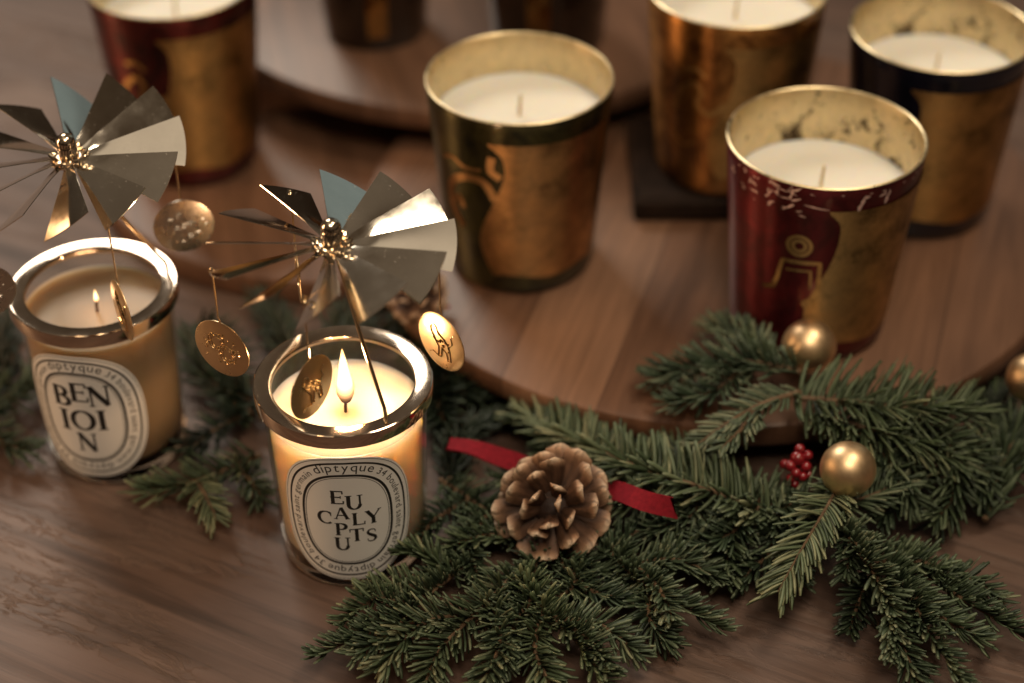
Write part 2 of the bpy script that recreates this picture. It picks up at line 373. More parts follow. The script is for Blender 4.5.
def thick_glass():
    m, n, b = mat('amber_base_glass'); b.inputs['Transmission Weight'].default_value = 1.0; b.inputs['Roughness'].default_value = 0.02; b.inputs['IOR'].default_value = 1.47
    v = objvec(n); c = ramp(n, noise(n, 20, 2, 0.5, v).outputs[0], [(0.3, (0.90, 0.70, 0.50)), (0.7, (0.95, 0.80, 0.62))]); n.links.new(c.outputs[0], b.inputs['Base Color']); return m
M['thickglass'] = thick_glass()
M['darkglass'] = lacquer('dark_smoked_glass', (0.010, 0.006, 0.004), (0.030, 0.015, 0.008), 0.2, 0.12)
M['waxlit'] = wax_mat('warm_translucent_wax', (0.96, 0.76, 0.58), (1.0, 0.80, 0.60), 0.042, 0.22)
M['waxamber'] = wax_mat('amber_translucent_wax', (0.42, 0.31, 0.20), (1.0, 0.80, 0.60), 0.02, 0.45)
M['waxwhite'] = wax_mat('cream_wax', (0.90, 0.85, 0.74), (1.0, 0.7, 0.4), 0.004, 0.45, 0.6)
M['wick'] = simple('cotton_wick', (0.72, 0.58, 0.36), 0.8)
M['burnt'] = simple('burnt_wick', (0.10, 0.045, 0.02), 0.8)
M['label'] = simple('paper_label', (0.86, 0.845, 0.81), 0.55, var=0.03, nscale=40)
M['ink'] = simple('black_ink', (0.018, 0.016, 0.015), 0.5)
M['needle'] = needle_mat()
M['bark'] = simple('twig_bark', (0.12, 0.07, 0.035), 0.8, nscale=300, var=0.4, bumps=0.4)
M['cone'] = cone_mat()
M['ribbon'] = simple('red_felt', (0.22, 0.009, 0.018), 0.85, spec=0.2, nscale=500, var=0.25, bumps=0.3)
M['berry'] = simple('red_berry', (0.21, 0.008, 0.014), 0.25, nscale=120, var=0.3, coat=0.4)
M['flame'] = flame_mat()
M['innergold'] = worn_gold('gold_lining', (0.82, 0.67, 0.41), (0.30, 0.20, 0.08), 0.24, 0.40)
M['innerworn'] = worn_gold('worn_gold_lining', (0.82, 0.67, 0.41), (0.05, 0.032, 0.018), 0.24, 0.455)

# ------------------------------------------------------------------ the setting: table top
b = MB(); b.box((-150, -40, -4), (150, 260, 0), 0.2)
tag(b.build('table_top', M['table'], smooth=False), kind='structure')

# ------------------------------------------------------------------ wooden boards
def round_board(name, label, cx, cy, z0, z1, R, m, feet, group=None, e=0.35):
    root = empty(name, (cx, cy, 0)); tag(root, label, 'serving board', group)
    b = MB(); b.lathe([(0, z0), (R - e, z0), (R - e * .3, z0 + e * .3), (R, z0 + e), (R, z1 - e), (R - e * .3, z1 - e * .3), (R - e, z1), (0, z1)], 160)
    b.build('board', m, root)
    for x, y, fz, r in feet:
        f = MB(); f.lathe([(0, fz), (r * .9, fz), (r, fz + .2), (r, z0 + 0.02), (0, z0 + 0.02)], 24, (x - cx, y - cy, 0)); f.build('foot', m, root)
    return root
BX, BY, BZ = 11.3, 87.8, 3.05
round_board('round_board', 'large round plank board in front carrying the olive, red and navy candles', BX, BY, 1.66, BZ, 19.7, M['board'], [(22, 80, 0.0, 1.3), (22, 98, 0.0, 1.3)])
round_board('round_board', 'low round board under the tall red and gold candle behind the spinners', -9.7, 98.6, 0.0, 1.65, 16.2, M['board2'], [])
round_board('round_board', 'raised round board at the back holding two dark glass candles', -2.0, 111.6, 4.6, 6.0, 18.2, M['board2'], [(-8, 103.5, 1.66, 1.6), (11, 119, 0.0, 1.6), (-10, 124.5, 0.0, 1.6)])
b = MB(); b.box((-5.3, -4.7, 0), (5.3, 4.7, 1.5), 0.3)  # dark box between the front board and the amber cup
tag(b.build('dark_block', M['blockdark'], loc=(12.2, 90.7, BZ + .005), smooth=False), 'small dark block under the amber candle', 'wooden block')

# ------------------------------------------------------------------ lettering
def stroke(pts, ws, wrapf, mb, off):
    """a flat pen stroke through pts with half-widths ws, laid on the label surface"""
    P = [Vector((p[0], p[1])) for p in pts]; Q = []; Wd = []
    for i in range(len(P) - 1):
        L = (P[i + 1] - P[i]).length; k = max(1, int(L / 0.12))
        for j in range(k):
            Q.append(P[i].lerp(P[i + 1], j / k)); Wd.append(ws[i] + (ws[i + 1] - ws[i]) * j / k)
    Q.append(P[-1]); Wd.append(ws[-1]); vs = []; fs = []
    for i, q in enumerate(Q):
        d = Q[min(i + 1, len(Q) - 1)] - Q[max(i - 1, 0)]; d.normalize(); nrm = Vector((-d.y, d.x))
        vs.append(wrapf(q.x + nrm.x * Wd[i], q.y + nrm.y * Wd[i], off)); vs.append(wrapf(q.x - nrm.x * Wd[i], q.y - nrm.y * Wd[i], off))
    for i in range(len(Q) - 1): fs.append((2 * i, 2 * i + 1, 2 * i + 3, 2 * i + 2))
    mb.add(vs, fs)
def arc(cx, cy, rx, ry, a0, a1, n, thick, thin):
    pts = []; ws = []
    for i in range(n + 1):
        a = math.radians(a0 + (a1 - a0) * i / n); pts.append((cx + rx * math.cos(a), cy + ry * math.sin(a)))
        ws.append(thin + (thick - thin) * abs(math.cos(a)) ** 1.3)
    return pts, ws
TK, TN = 0.105, 0.042
def glyph(ch):
    """list of (points, half-widths) in a box 0..w by 0..1"""
    o = []
    def ln(a, b2, w1, w2=None): o.append(([a, b2], [w1, w2 if w2 is not None else w1]))
    def serif(x, y, r=0.17): ln((x - r, y), (x + r, y), 0.028)
    if ch == 'E':
        ln((.16, 0), (.16, 1), TK)
        for y, x in ((0.04, .78), (.52, .62), (.96, .74)): ln((.02, y), (x, y), TN)
        for y, x, s in ((0.04, .78, 1), (.96, .74, -1)): ln((x, y - .03 * s), (x, y + .20 * s), .03, .05)
        ln((.62, .42), (.62, .62), .03)
    elif ch in 'IJ':
        ln((.2, 0), (.2, 1), TK); serif(.2, .03, .2); serif(.2, .97, .2)
    elif ch == 'L':
        ln((.16, 0), (.16, 1), TK); serif(.16, .97, .18); ln((.0, .04), (.78, .04), TN); ln((.78, .01), (.78, .25), .03, .05)
    elif ch == 'T':
        ln((.44, 0), (.44, 1), TK); serif(.44, .03, .17); ln((.02, .96), (.86, .96), TN); ln((.03, .98), (.03, .74), .05, .03); ln((.85, .98), (.85, .74), .05, .03)
    elif ch == 'P':
        ln((.16, 0), (.16, 1), TK); serif(.16, .03, .18); serif(.08, .97, .12)
        o.append(arc(.36, .73, .32, .235, 90, -90, 14, TK, TN)); ln((.1, .965), (.37, .965), TN); ln((.1, .495), (.37, .495), TN)
    elif ch == 'B':
        ln((.16, 0), (.16, 1), TK)
        o.append(arc(.36, .75, .26, .215, 90, -90, 12, TK, TN)); o.append(arc(.38, .27, .34, .235, 90, -90, 12, TK, TN))
        for y in (.965, .52, .035): ln((.02, y), (.38, y), TN)
    elif ch == 'U':
        ln((.14, .98), (.14, .36), TK); ln((.78, .98), (.78, .36), TN + .012); o.append(arc(.46, .36, .32, .33, 180, 360, 16, TK * .95, TN))
        serif(.14, .97, .19); serif(.78, .97, .16)
    elif ch == 'C':
        o.append(arc(.52, .5, .46, .47, 48, 312, 30, TK, TN)); ln((.82, .86), (.84, .62), .05, .02)
    elif ch == 'O':
        o.append(arc(.5, .5, .44, .46, 0, 360, 40, TK, TN))
    elif ch == 'A':
        ln((.06, 0), (.42, 1), TN); ln((.84, 0), (.44, 1), TK); ln((.2, .34), (.7, .34), TN); serif(.06, .03, .13); serif(.84, .03, .17)
    elif ch == 'Y':
        ln((.46, 0), (.46, .46), TK); ln((.46, .44), (.10, .98), TK); ln((.46, .44), (.86, .98), TN); serif(.46, .03, .17); serif(.10, .97, .15); serif(.86, .97, .12)
    elif ch == 'N':
        ln((.12, 0), (.12, .98), TN); ln((.78, .02), (.78, 1), TN); ln((.10, .98), (.78, .02), TK); serif(.12, .03, .13); serif(.78, .97, .13); serif(.06, .97, .08)
    elif ch == 'S':
        pts = [(.60, .74), (.58, .88), (.46, .965), (.30, .965), (.15, .88), (.13, .73), (.24, .60), (.42, .48), (.57, .36), (.59, .20), (.47, .06), (.30, .035), (.14, .10), (.09, .27)]
        ws = [.03, .035, .042, .045, .06, .085, .10, .105, .10, .085, .05, .042, .035, .03]
        P2 = []; W2 = []
        for i in range(len(pts) - 1):
            for j in range(2):
                u = j / 2; p0 = Vector(pts[max(i - 1, 0)]); p1 = Vector(pts[i]); p2 = Vector(pts[i + 1]); p3 = Vector(pts[min(i + 2, len(pts) - 1)])
                q = 0.5 * ((2 * p1) + (p2 - p0) * u + (2 * p0 - 5 * p1 + 4 * p2 - p3) * u * u + (3 * p1 - p0 - 3 * p2 + p3) * u ** 3)
                P2.append(tuple(q)); W2.append(ws[i] + (ws[i + 1] - ws[i]) * u)
        P2.append(pts[-1]); W2.append(ws[-1]); o.append((P2, W2))
    return o
GW = dict(E=.82, I=.4, J=.4, L=.82, T=.88, P=.74, B=.76, U=.95, C=.92, O=1.0, A=.92, Y=.95, N=.92, S=.7)

_chars = {}
def char_mesh(ch):
    if ch not in _chars:
        cu = bpy.data.curves.new('t', 'FONT'); cu.body = ch; cu.size = 1.0; cu.resolution_u = 3
        o = bpy.data.objects.new('t', cu); C.objects.link(o)
        me = bpy.data.meshes.new_from_object(o.evaluated_get(bpy.context.evaluated_depsgraph_get()))
        _chars[ch] = ([tuple(v.co) for v in me.vertices], [tuple(p.vertices) for p in me.polygons])
        bpy.data.objects.remove(o); bpy.data.meshes.remove(me); bpy.data.curves.remove(cu)
    return _chars[ch]
def bad(_): pass

def make_label(parent, az, zc, letters, rj, ringtext):
    def wrapf(s, z, off):
        zz = zc + z; r = rj(zz) + off; a = az + s / rj(zz)
        return (r * math.cos(a), r * math.sin(a), zz)
    A, B, EXP = 3.1, 3.78, 2.5
    def oval(t, a=A, b2=B):
        c, s = math.cos(t), math.sin(t)
        return (a * math.copysign(abs(c) ** (2 / EXP), c), b2 * math.copysign(abs(s) ** (2 / EXP), s))
    n = 120; m = 14; mb = MB(); vs = [wrapf(0, 0, .02)]; fs = []
    for i in range(1, m + 1):
        for k in range(n):
            x, y = oval(2 * math.pi * k / n); vs.append(wrapf(x * i / m, y * i / m, .02))
    for k in range(n):
        x, y = oval(2 * math.pi * k / n); vs.append(wrapf(x, y, .002))
    for k in range(n):
        k2 = (k + 1) % n; fs.append((0, 1 + k, 1 + k2))
        for i in range(m): fs.append((1 + i * n + k, 1 + (i + 1) * n + k, 1 + (i + 1) * n + k2, 1 + i * n + k2))
    mb.add(vs, fs); lab = mb.build('label', M['label'], parent)
    ink = MB()
    def ring(ins, hw):
        k2 = 200; pts = [oval(2 * math.pi * k / k2, A - ins, B - ins) for k in range(k2 + 1)]
        stroke(pts, [hw] * len(pts), wrapf, ink, .026)
    ring(.09, .014); ring(.33, .050); ring(1.05, .062); ring(1.18, .014)
    # running text between the ovals, clockwise from the top
    K = 1200; path = []; L = 0; prev = None
    for k in range(K + 1):
        t = math.pi / 2 - 2 * math.pi * k / K; p = Vector(oval(t, A - .80, B - .80))
        if prev is not None: L += (p - prev).length
        path.append((L, p)); prev = p
    def pos(sv):
        sv %= L
        lo, hi = 0, K
        while hi - lo > 1:
            md = (lo + hi) // 2
            if path[md][0] <= sv: lo = md
            else: hi = md
        p, q = path[lo][1], path[hi][1]; d = (q - p).normalized()
        u = (sv - path[lo][0]) / max(1e-6, path[hi][0] - path[lo][0]); return p.lerp(q, u), d
    def run(text, center, size, track=0.05, mid=True):
        adv = []; 
        for ch in text:
            if ch == ' ': adv.append(.30)
            else:
                v, _ = char_mesh(ch); adv.append(max(p[0] for p in v) - min(p[0] for p in v) + .07 + track)
        tot = sum(adv) * size; s0 = center - tot / 2
        for ch, a in zip(text, adv):
            if ch != ' ':
                v, f = char_mesh(ch); x0 = min(p[0] for p in v); p, d = pos(s0 + a * size / 2); nr = Vector((-d.y, d.x)); wd = a - .07 - track
                ink.add([wrapf(*(p + d * ((q[0] - x0 - wd / 2) * size) + nr * (q[1] * size)), .0265) for q in v], f)
            s0 += a * size
    for text, frac, size in ringtext: run(text, L * frac, size)
    for ch, s, z, h in letters:
        for pts, ws in glyph(ch):
            k = 0.92 * h
            stroke([(s + (p[0] - GW[ch] / 2) * k, z + (p[1] - .5) * h) for p in pts], [x * h for x in ws], wrapf, ink, .027 + rnd.random() * .002)
    ink.build('lettering', M['ink'], lab, smooth=False)
    return lab

# ------------------------------------------------------------------ glass jar candles
def rj(z): return 3.42 + .030 * max(0, min(z, 9.3))
def candle_jar(name, label, x, y, wz, waxm, letters, laz, flame_h, power, wick_dx=0.0):
    root = empty(name, (x, y, 0)); tag(root, label, 'candle', 'glass jar candles with oval labels')
    g = MB(); g.lathe([(rj(.95), .95)] + [(rj(z), z) for z in (2, 3.5, 5, 7, 9.0)] + [(rj(9) - .01, 9.1), (rj(9) - .06, 9.14), (rj(9) - .11, 9.1)] + [(rj(z) - .12, z) for z in (9.0, 7, 5, 3.5, 2, 1.1)], 96)
    g.build('glass_jar', M['glass'], root)
    bs = MB(); bs.lathe([(0, .14), (2.4, .10), (2.85, 0.0), (3.1, .01), (3.28, .10), (3.38, .28), (3.42, .52), (rj(.93), .93), (3.25, .96), (2.9, .90), (0, .86)], 96)
    bs.build('glass_base', M['thickglass'], root, sharp=60)
    wx = MB(); top = wz
    wx.lathe([(0, 1.02), (2.6, 1.02), (3.1, 1.08), (rj(1.4) - .19, 1.4)] + [(rj(z) - .19, z) for z in (3, 5, 7)] + [(rj(top) - .19, top + .16), (rj(top) - .24, top + .12), (3.25, top + .02), (2.6, top - .02), (2.1, top - .05), (1.75, top - .10), (1.4, top - .13), (.7, top - .15), (0, top - .15)], 96)
    wx.build('wax', waxm, root)
    k = MB(); k.tube([(0, 0, top - .3), (.02, 0, top + .25), (.10, .02, top + .62)], [.07, .075, .055], 8); k.build('wick', M['burnt'], root)
    f = MB(); h = flame_h; z0 = top + .35
    f.lathe([(0, z0), (h * .075, z0 + h * .06), (h * .125, z0 + h * .18), (h * .135, z0 + h * .30), (h * .115, z0 + h * .46), (h * .08, z0 + h * .64), (h * .045, z0 + h * .82), (h * .016, z0 + h * .95), (0, z0 + h)], 20, (.06, 0, 0))
    f.build('flame', M['flame'], root)
    d = bpy.data.lights.new('flame_light', 'POINT'); d.energy = power; d.color = (1.0, 0.59, 0.31); d.shadow_soft_size = .0045
    lo = bpy.data.objects.new('flame_light', d); C.objects.link(lo); lo.parent = root; lo.location = (0.0006, 0, (top + .35 + h * .76) * S)
    make_label(root, laz, 4.47, letters, rj, [('diptyque', 0.0, .70), ('34 boulevard saint germain', .258, .50), ('diptyque', .5, .56), ('34 boulevard saint germain', .742, .50)])
    return root
EX, EY = -7.52, 63.74
VX, VY = -19.92, 71.0
candle_jar('candle_jar', 'lit glass candle in front, its oval label reading EUCALYPTUS', EX, EY, 7.95, M['waxlit'],
    [('E', -.39, 1.42, .80), ('U', .37, 1.09, .86), ('C', -1.0, .14, .78), ('A', -.24, .45, .72), ('L', .5, .06, .76), ('Y', 1.17, .05, .82), ('P', -.31, -.54, .76), ('T', .36, -.93, .78), ('S', 1.02, -1.08, .78), ('U', -.29, -1.46, .80)], math.radians(-88), 3.1, 0.36)
candle_jar('candle_jar', 'lit glass candle at the left edge, its oval label reading BENJOIN', VX, VY, 8.35, M['waxamber'],
    [('B', -.90, 1.25, 1.22), ('E', .06, 1.60, 1.15), ('N', 1.02, 1.38, 1.25), ('J', -.95, -.25, 1.3), ('O', 0.0, -.15, 1.25), ('I', .93, -.12, 1.25), ('N', .03, -1.55, 1.15)], math.radians(-100), 0.8, 0.007)

# ------------------------------------------------------------------ spinning carousels
A_ = math.radians
def carousel(name, label, x, y, foot, phase, tilt, hub_z=17.0, twists=None):
    Z0 = 9.0; root = empty(name, (x, y, Z0)); tag(root, label, 'candle carousel', 'metal carousels on the jar candles')
    g = MB(); g.lathe([(3.74, .45), (3.74, .03), (3.77, 0), (3.965, 0), (4.0, .03), (4.0, .64), (3.985, .685), (3.94, .71), (3.32, .655), (3.22, .625), (3.185, .55), (3.185, .42), (3.25, .40)], 160, closed=True)
    g.build('lid_ring', M['silver'], root, sharp=28)
    hz = hub_z - Z0; fx, fy = foot
    wv = MB(); wv.tube([(fx, fy, .62), (fx, fy, 1.2), (fx * .985, fy * .985, 1.45), (fx * .93, fy * .93, 1.75), (fx * .5, fy * .5, 1.75 + (hz - 2.0) * .46), (0.06 * fx, .06 * fy, hz - .25), (0, 0, hz - .05), (0, 0, hz + .3)], .085, 10)
    wv.build('support_wire', M['wire'], root)
    hub = MB(); hub.lathe([(0, 1.22), (.18, 1.19), (.33, 1.08), (.42, .92), (.44, .74), (.40, .68), (.44, .60), (.47, .02), (.52, -.04), (.52, -.16), (.3, -.24), (0, -.24)], 32) if True else hub.lathe([(0, 1.02), (.16, .99), (.29, .90), (.37, .76), (.39, .60), (.36, .56), (.39, .50), (.41, .02), (.46, -.04), (.46, -.16), (.3, -.24), (0, -.24)], 32)
    hub.lathe([(.40, .06), (.72, .03), (.90, -.05), (.92, -.10), (.72, -.06), (.40, -.02)], 48)
    rot = hub.build('rotor_hub', M['hub'], root, loc=(0, 0, hz))
    rot.rotation_euler = tilt
    T = math.radians(34)
    for k in range(12):
        a = math.radians(phase + 30 * k); bl = MB(); R1 = 5.25; HA = math.radians(14); th = .018; vs = []; fs = []
        jt = A_(twists[k] if twists else 0) + rnd.uniform(-.09, .09)
        cols = 9; rows = 8; grid = []
        for i in range(rows):
            rr = .72 + (R1 - .72) * i / (rows - 1)
            for j in range(cols):
                q = -HA + 2 * HA * j / (cols - 1); grid.append((rr * math.cos(q), rr * math.sin(q), .05 * math.sin(3.1 * i / rows) * math.cos(2.2 * (j / 8 - .5))))
        tw = T + jt
        def fin(p, o2):
            x_, y_, z_ = p; z_ += o2; soft = min(1, max(0, (x_ - .6) / .9)); t2 = tw * soft
            y2 = y_ * math.cos(t2) - z_ * math.sin(t2); z2 = y_ * math.sin(t2) + z_ * math.cos(t2)
            return (x_ * math.cos(a) - y2 * math.sin(a), x_ * math.sin(a) + y2 * math.cos(a), z2)
        for o2 in (th, -th): vs += [fin(p, o2) for p in grid]
        G = rows * cols
        for i in range(rows - 1):
            for j in range(cols - 1):
                q = (i * cols + j, i * cols + j + 1, (i + 1) * cols + j + 1, (i + 1) * cols + j)
                fs.append(q[::-1]); fs.append(tuple(v + G for v in q))
        edge = [j for j in range(cols)] + [i * cols + cols - 1 for i in range(1, rows)] + [(rows - 1) * cols + j for j in range(cols - 2, -1, -1)] + [i * cols for i in range(rows - 2, 0, -1)]
        for e0, e1 in zip(edge, edge[1:] + edge[:1]): fs.append((e0, e1, e1 + G, e0 + G))
        bl.add(vs, fs)
        pt = MB.__new__(MB)
        bl.build('rotor_blade', M['blade'], rot, sharp=40)
        if k % 2 == 0:   # small curled tab at the blade root
            tb = [(.55 * math.cos(a + .2 * u) + 0, .55 * math.sin(a + .2 * u), .04 + .10 * math.cos(u)) for u in (-1.2, -.6, 0, .6, 1.2)]
            ps = [Vector(p) * (1 + .22 * math.sin(i * .9)) for i, p in enumerate(tb)]
            tm = MB(); tm.tube([p * 1.22 for p in ps], .11, 8); tm.build('root_tab', M['hub'], rot)
    return root
carousel('candle_carousel', 'metal spinner with fan blades on the EUCALYPTUS candle', EX, EY, (2.05, -3.0), -2, (math.radians(-2), math.radians(0), 0), 16.95, [0, -2, 0, 0, -4, -14, 0, -8, 2, 6, 0, 0])
carousel('candle_carousel', 'metal spinner with fan blades on the BENJOIN candle at the left', VX, VY, (3.45, 0.9), 8, (math.radians(6), math.radians(-3), 0), 16.9, [-7, 8, 8, 13, 0, -12, -4, -6, 0, 0, -4, -4])

def medallion(label, cx, cy, dx, dy, dz, top, ang, style, seed, rad=1.44, cm='coin'):
    """a gold disc hanging on a wire hook; ang = direction of its face plane"""
    root = empty('medallion', (cx + dx, cy + dy, dz), ang); tag(root, label, 'medallion', 'gold medallions hanging from the spinners')
    r2 = random.Random(seed); d = MB(); th = .035; n = 72
    prof = [(0, -th), (rad - .05, -th), (rad, -th * .4), (rad, th * .4), (rad - .05, th), (0, th)]
    d.lathe(prof, n); d.v = [(x_, -z_, y_) for x_, y_, z_ in d.v]
    disc = d.build('disc', M[cm], root)
    rl = MB()
    def P(u, v): return (u * rad, -th - .004, v * rad)
    def both(pts, r_):
        rl.tube([P(*p) for p in pts], r_, 6); rl.tube([(p[0], th + .004, p[2]) for p in (P(*q) for q in pts)], r_, 6)
    if style == 'clock':
        for cu, cv, rr in ((-.18, .2, .3), (.2, -.16, .3)):
            for q in (1.0, .62): both([(cu + rr * q * math.cos(t), cv + rr * q * math.sin(t)) for t in [k * .42 for k in range(16)]], .028)
            for k in range(10):
                t = k * .628; both([(cu + rr * .66 * math.cos(t), cv + rr * .66 * math.sin(t)), (cu + rr * 1.1 * math.cos(t + .25), cv + rr * 1.1 * math.sin(t + .25))], .03)
        for k in range(38):
            t = r2.uniform(0, 6.28); q = r2.uniform(.42, .74); u, v = q * math.cos(t), q * .8 * math.sin(t)
            both([(u, v), (u + r2.uniform(-.07, .07), v + r2.uniform(-.07, .07))], .032)
    else:
        body = [(-.42, .42), (-.34, .55), (-.2, .5), (-.12, .3), (.1, .18), (.3, .02), (.38, -.2), (.42, -.55), (.30, -.58), (.24, -.3), (.05, -.2), (0, -.55), (-.12, -.56), (-.1, -.2), (-.25, 0), (-.4, .25), (-.42, .42)]
        both(body, .05)
        both([(.36, -.02), (.5, .15), (.44, .36), (.56, .5)], .045); both([(-.1, -.58), (-.35, -.5), (-.5, -.6)], .03)
        for k in range(26):
            u = r2.uniform(-.35, .35); v = .25 - .75 * (u + .35) * .6 + r2.uniform(-.2, .16); both([(u, v), (u + .03, v - .04)], .05)
    rl.build('relief', M[cm if cm != 'coin' else 'goldmetal'], disc)
    wv = MB(); L = top - dz; zt = rad - .1
    wv.tube([(0, .0, zt), (.02, .05, zt + .15), (0, 0, zt + .35), (0, 0, L * .6), (0, 0, L - .12)], .042, 8)
    wv.tube([(.16 * math.sin(k * .55), .0, L + .0 - .16 * math.cos(k * .55) + .05) for k in range(10)], .045, 8)
    wv.build('hook_wire', M['wire'], root)
    return root
A = math.radians
medallion('gold medallion hanging left of the EUCALYPTUS jar, engraved with round shapes', EX, EY, -5.05, -.70, 12.0, 16.0, A(-30), 'clock', 1)
medallion('bright gold medallion hanging right of the EUCALYPTUS jar, engraved with a spotted animal', EX, EY, 4.46, -.40, 12.05, 16.1, A(-45), 'beast', 2)
medallion('dark medallion turned nearly sideways in front of the EUCALYPTUS flame', EX, EY, -.92, -3.55, 12.1, 16.6, A(58), 'beast', 3)
medallion('medallion seen edge on behind the EUCALYPTUS spinner', EX, EY, -2.15, 4.2, 12.6, 16.7, A(100), 'clock', 4)
medallion('pale medallion with glints hanging between the two spinners', VX, VY, 4.40, 1.55, 12.05, 15.6, A(14), 'clock', 5, cm='palecoin')
medallion('thin edge-on medallion hanging over the BENJOIN wax', VX, VY, 2.30, -4.15, 11.3, 15.9, A(-62), 'beast', 6)
medallion('dark medallion cut by the left edge beside the BENJOIN jar', VX, VY, -4.2, -2.9, 11.5, 16.0, A(20), 'clock', 7, cm='palecoin')

# ------------------------------------------------------------------ lacquered candle cups
CH, CRT, CRB = 10.66, 4.86, 3.95
def cup_r(z): return CRB + (CRT - CRB) * (z / CH) ** 1.05
def cup(name, label, x, y, z0, body, gold, wax_drop, paz, motif, wick=True, wear=0, worn=False, zs=1.04):
    root = empty(name, (x, y, z0)); root.scale = (1, 1, zs); tag(root, label, 'candle', 'lacquered candle cups with gold panels')
    o = MB(); prof = [(0, .02), (3.2, .02), (3.7, .05), (3.86, .2)] + [(cup_r(z), z) for z in (.5, 1.5, 3, 4.5, 6, 7.5, 9, 10, CH - .10)] + [(cup_r(CH) - .03, CH - .06)]
    o.lathe(prof, 128); o.build('cup', body, root)
    li = MB(); rt = CRT; wz = CH - wax_drop
    li.lathe([(rt - .02, CH - .085), (rt + .005, CH - .04), (rt - .03, CH - .01), (rt - .09, CH + .01), (rt - .15, CH - .03)] + [(cup_r(z) - .20, z) for z in (CH - .4, CH - 1.5, wz, wz - .6)], 128)
    li.build('gold_lining', M['innerworn' if worn else 'innergold'], root)
    wx = MB(); r = cup_r(wz) - .205; wx.lathe([(r, wz - .5), (r, wz + .04), (r - .12, wz - .02), (r * .6, wz - .04), (.5, wz - .03), (0, wz - .03)], 96); wx.build('wax', M['waxwhite'], root)
    if wick:
        k = MB(); k.tube([(0, 0, wz - .1), (.02, 0, wz + .5), (.06, 0, wz + 1.15)], [.09, .09, .075], 8); k.build('wick', M['wick'], root)
    def wrapf(s, z, off):
        r_ = cup_r(z) + off; a = paz + s / 4.4; return (r_ * math.cos(a), r_ * math.sin(a), z)
    # gold panel: shaped left edge like a baluster, straight upper edge
    zt, zb = CH - 1.25, 1.25; rows = 40; cols = 24; vs = []; fs = []
    def left(u):     # u 0 bottom .. 1 top
        return -2.3 - 1.2 * math.exp(-((u - .25) / .28) ** 2) - .55 * math.exp(-((u - 1.0) / .06) ** 2) + (.35 if motif == 'jug' else .1) * math.exp(-((u - .80) / .16) ** 2) - (.7 if motif == '' else 0)
    for i in range(rows + 1):
        u = i / rows; l = left(u); rr = 3.9 - .3 * math.exp(-((u) / .1) ** 2); zlo = zb + (.22 if True else 0) * math.sin(i) * 0
        for j in range(cols + 1):
            q = j / cols; s = l + (rr - l) * q; z = zb + (zt - zb) * u + .12 * math.sin(q * 9) * (1 - u) ** 6
            emb = .03 + .022 * math.exp(-(((s - .8) / 1.1) ** 2 + ((u - .78) / .10) ** 2)) * (1 + .6 * math.sin(s * 9) * math.sin(z * 9))
            if u > .955: emb += .03
            vs.append(wrapf(s, z, emb))
    for i in range(rows):
        for j in range(cols): fs.append((i * (cols + 1) + j, i * (cols + 1) + j + 1, (i + 1) * (cols + 1) + j + 1, (i + 1) * (cols + 1) + j))
    p = MB(); p.add(vs, fs)
    n0 = len(p.v); cnt = cols + 1
    pan = p.build('gold_panel', gold, root)
    if motif:
        mo = MB()
        def rib(pts, hw=.11):
            Q = []
            for i in range(len(pts) - 1):
                for j in range(4):
                    u = j / 4; p0 = Vector(pts[max(i - 1, 0)]); p1 = Vector(pts[i]); p2 = Vector(pts[i + 1]); p3 = Vector(pts[min(i + 2, len(pts) - 1)])
                    q = 0.5 * ((2 * p1) + (p2 - p0) * u + (2 * p0 - 5 * p1 + 4 * p2 - p3) * u * u + (3 * p1 - p0 - 3 * p2 + p3) * u ** 3) if motif != 'stool' else p1.lerp(p2, u)
                    Q.append(tuple(q))
            Q.append(pts[-1]); stroke(Q, [hw] * len(Q), wrapf, mo, .035)
        if motif == 'stool':
            rib([(-5.75, 4.3), (-5.2, 4.5), (-4.95, 5.2), (-4.75, 6.25), (-2.95, 6.35), (-2.9, 4.7)], .10)
            rib([(-4.55, 5.75), (-3.35, 5.85), (-3.3, 4.75)], .06)
            for r_ in (.55, .30): 
                pts = [(-4.0 + r_ * math.cos(t * .35), 7.25 + r_ * math.sin(t * .35)) for t in range(19)]; stroke(pts, [.09] * 19, wrapf, mo, .036)
            rib([(-3.6, 3.9), (-3.2, 4.2), (-2.9, 3.8), (-3.3, 3.5), (-3.6, 3.9)], .10)
        elif motif == 'jug':
            rib([(-2.5, 6.0), (-3.1, 7.0), (-4.2, 7.0), (-5.2, 6.2), (-5.3, 4.9), (-4.6, 3.8)], .22)
            rib([(-5.6, 7.6), (-4.9, 7.9), (-4.2, 7.6), (-3.2, 7.7)], .10); rib([(-5.0, 5.2), (-4.7, 5.6), (-4.5, 5.0)], .2)
            rib([(-2.6, 8.6), (-2.7, 7.8), (-2.2, 7.4)], .2)
        else:
            rib([(-5.6, 5.0), (-5.2, 6.3), (-4.3, 7.0), (-3.9, 6.4), (-4.2, 5.8), (-3.4, 5.3), (-2.6, 6.0)], .16)
            rib([(-4.9, 7.7), (-4.2, 7.9), (-3.7, 7.5)], .12); rib([(-5.8, 3.5), (-5.0, 3.0), (-4.3, 3.4)], .12)
        mo.build('gold_motif', gold, root)
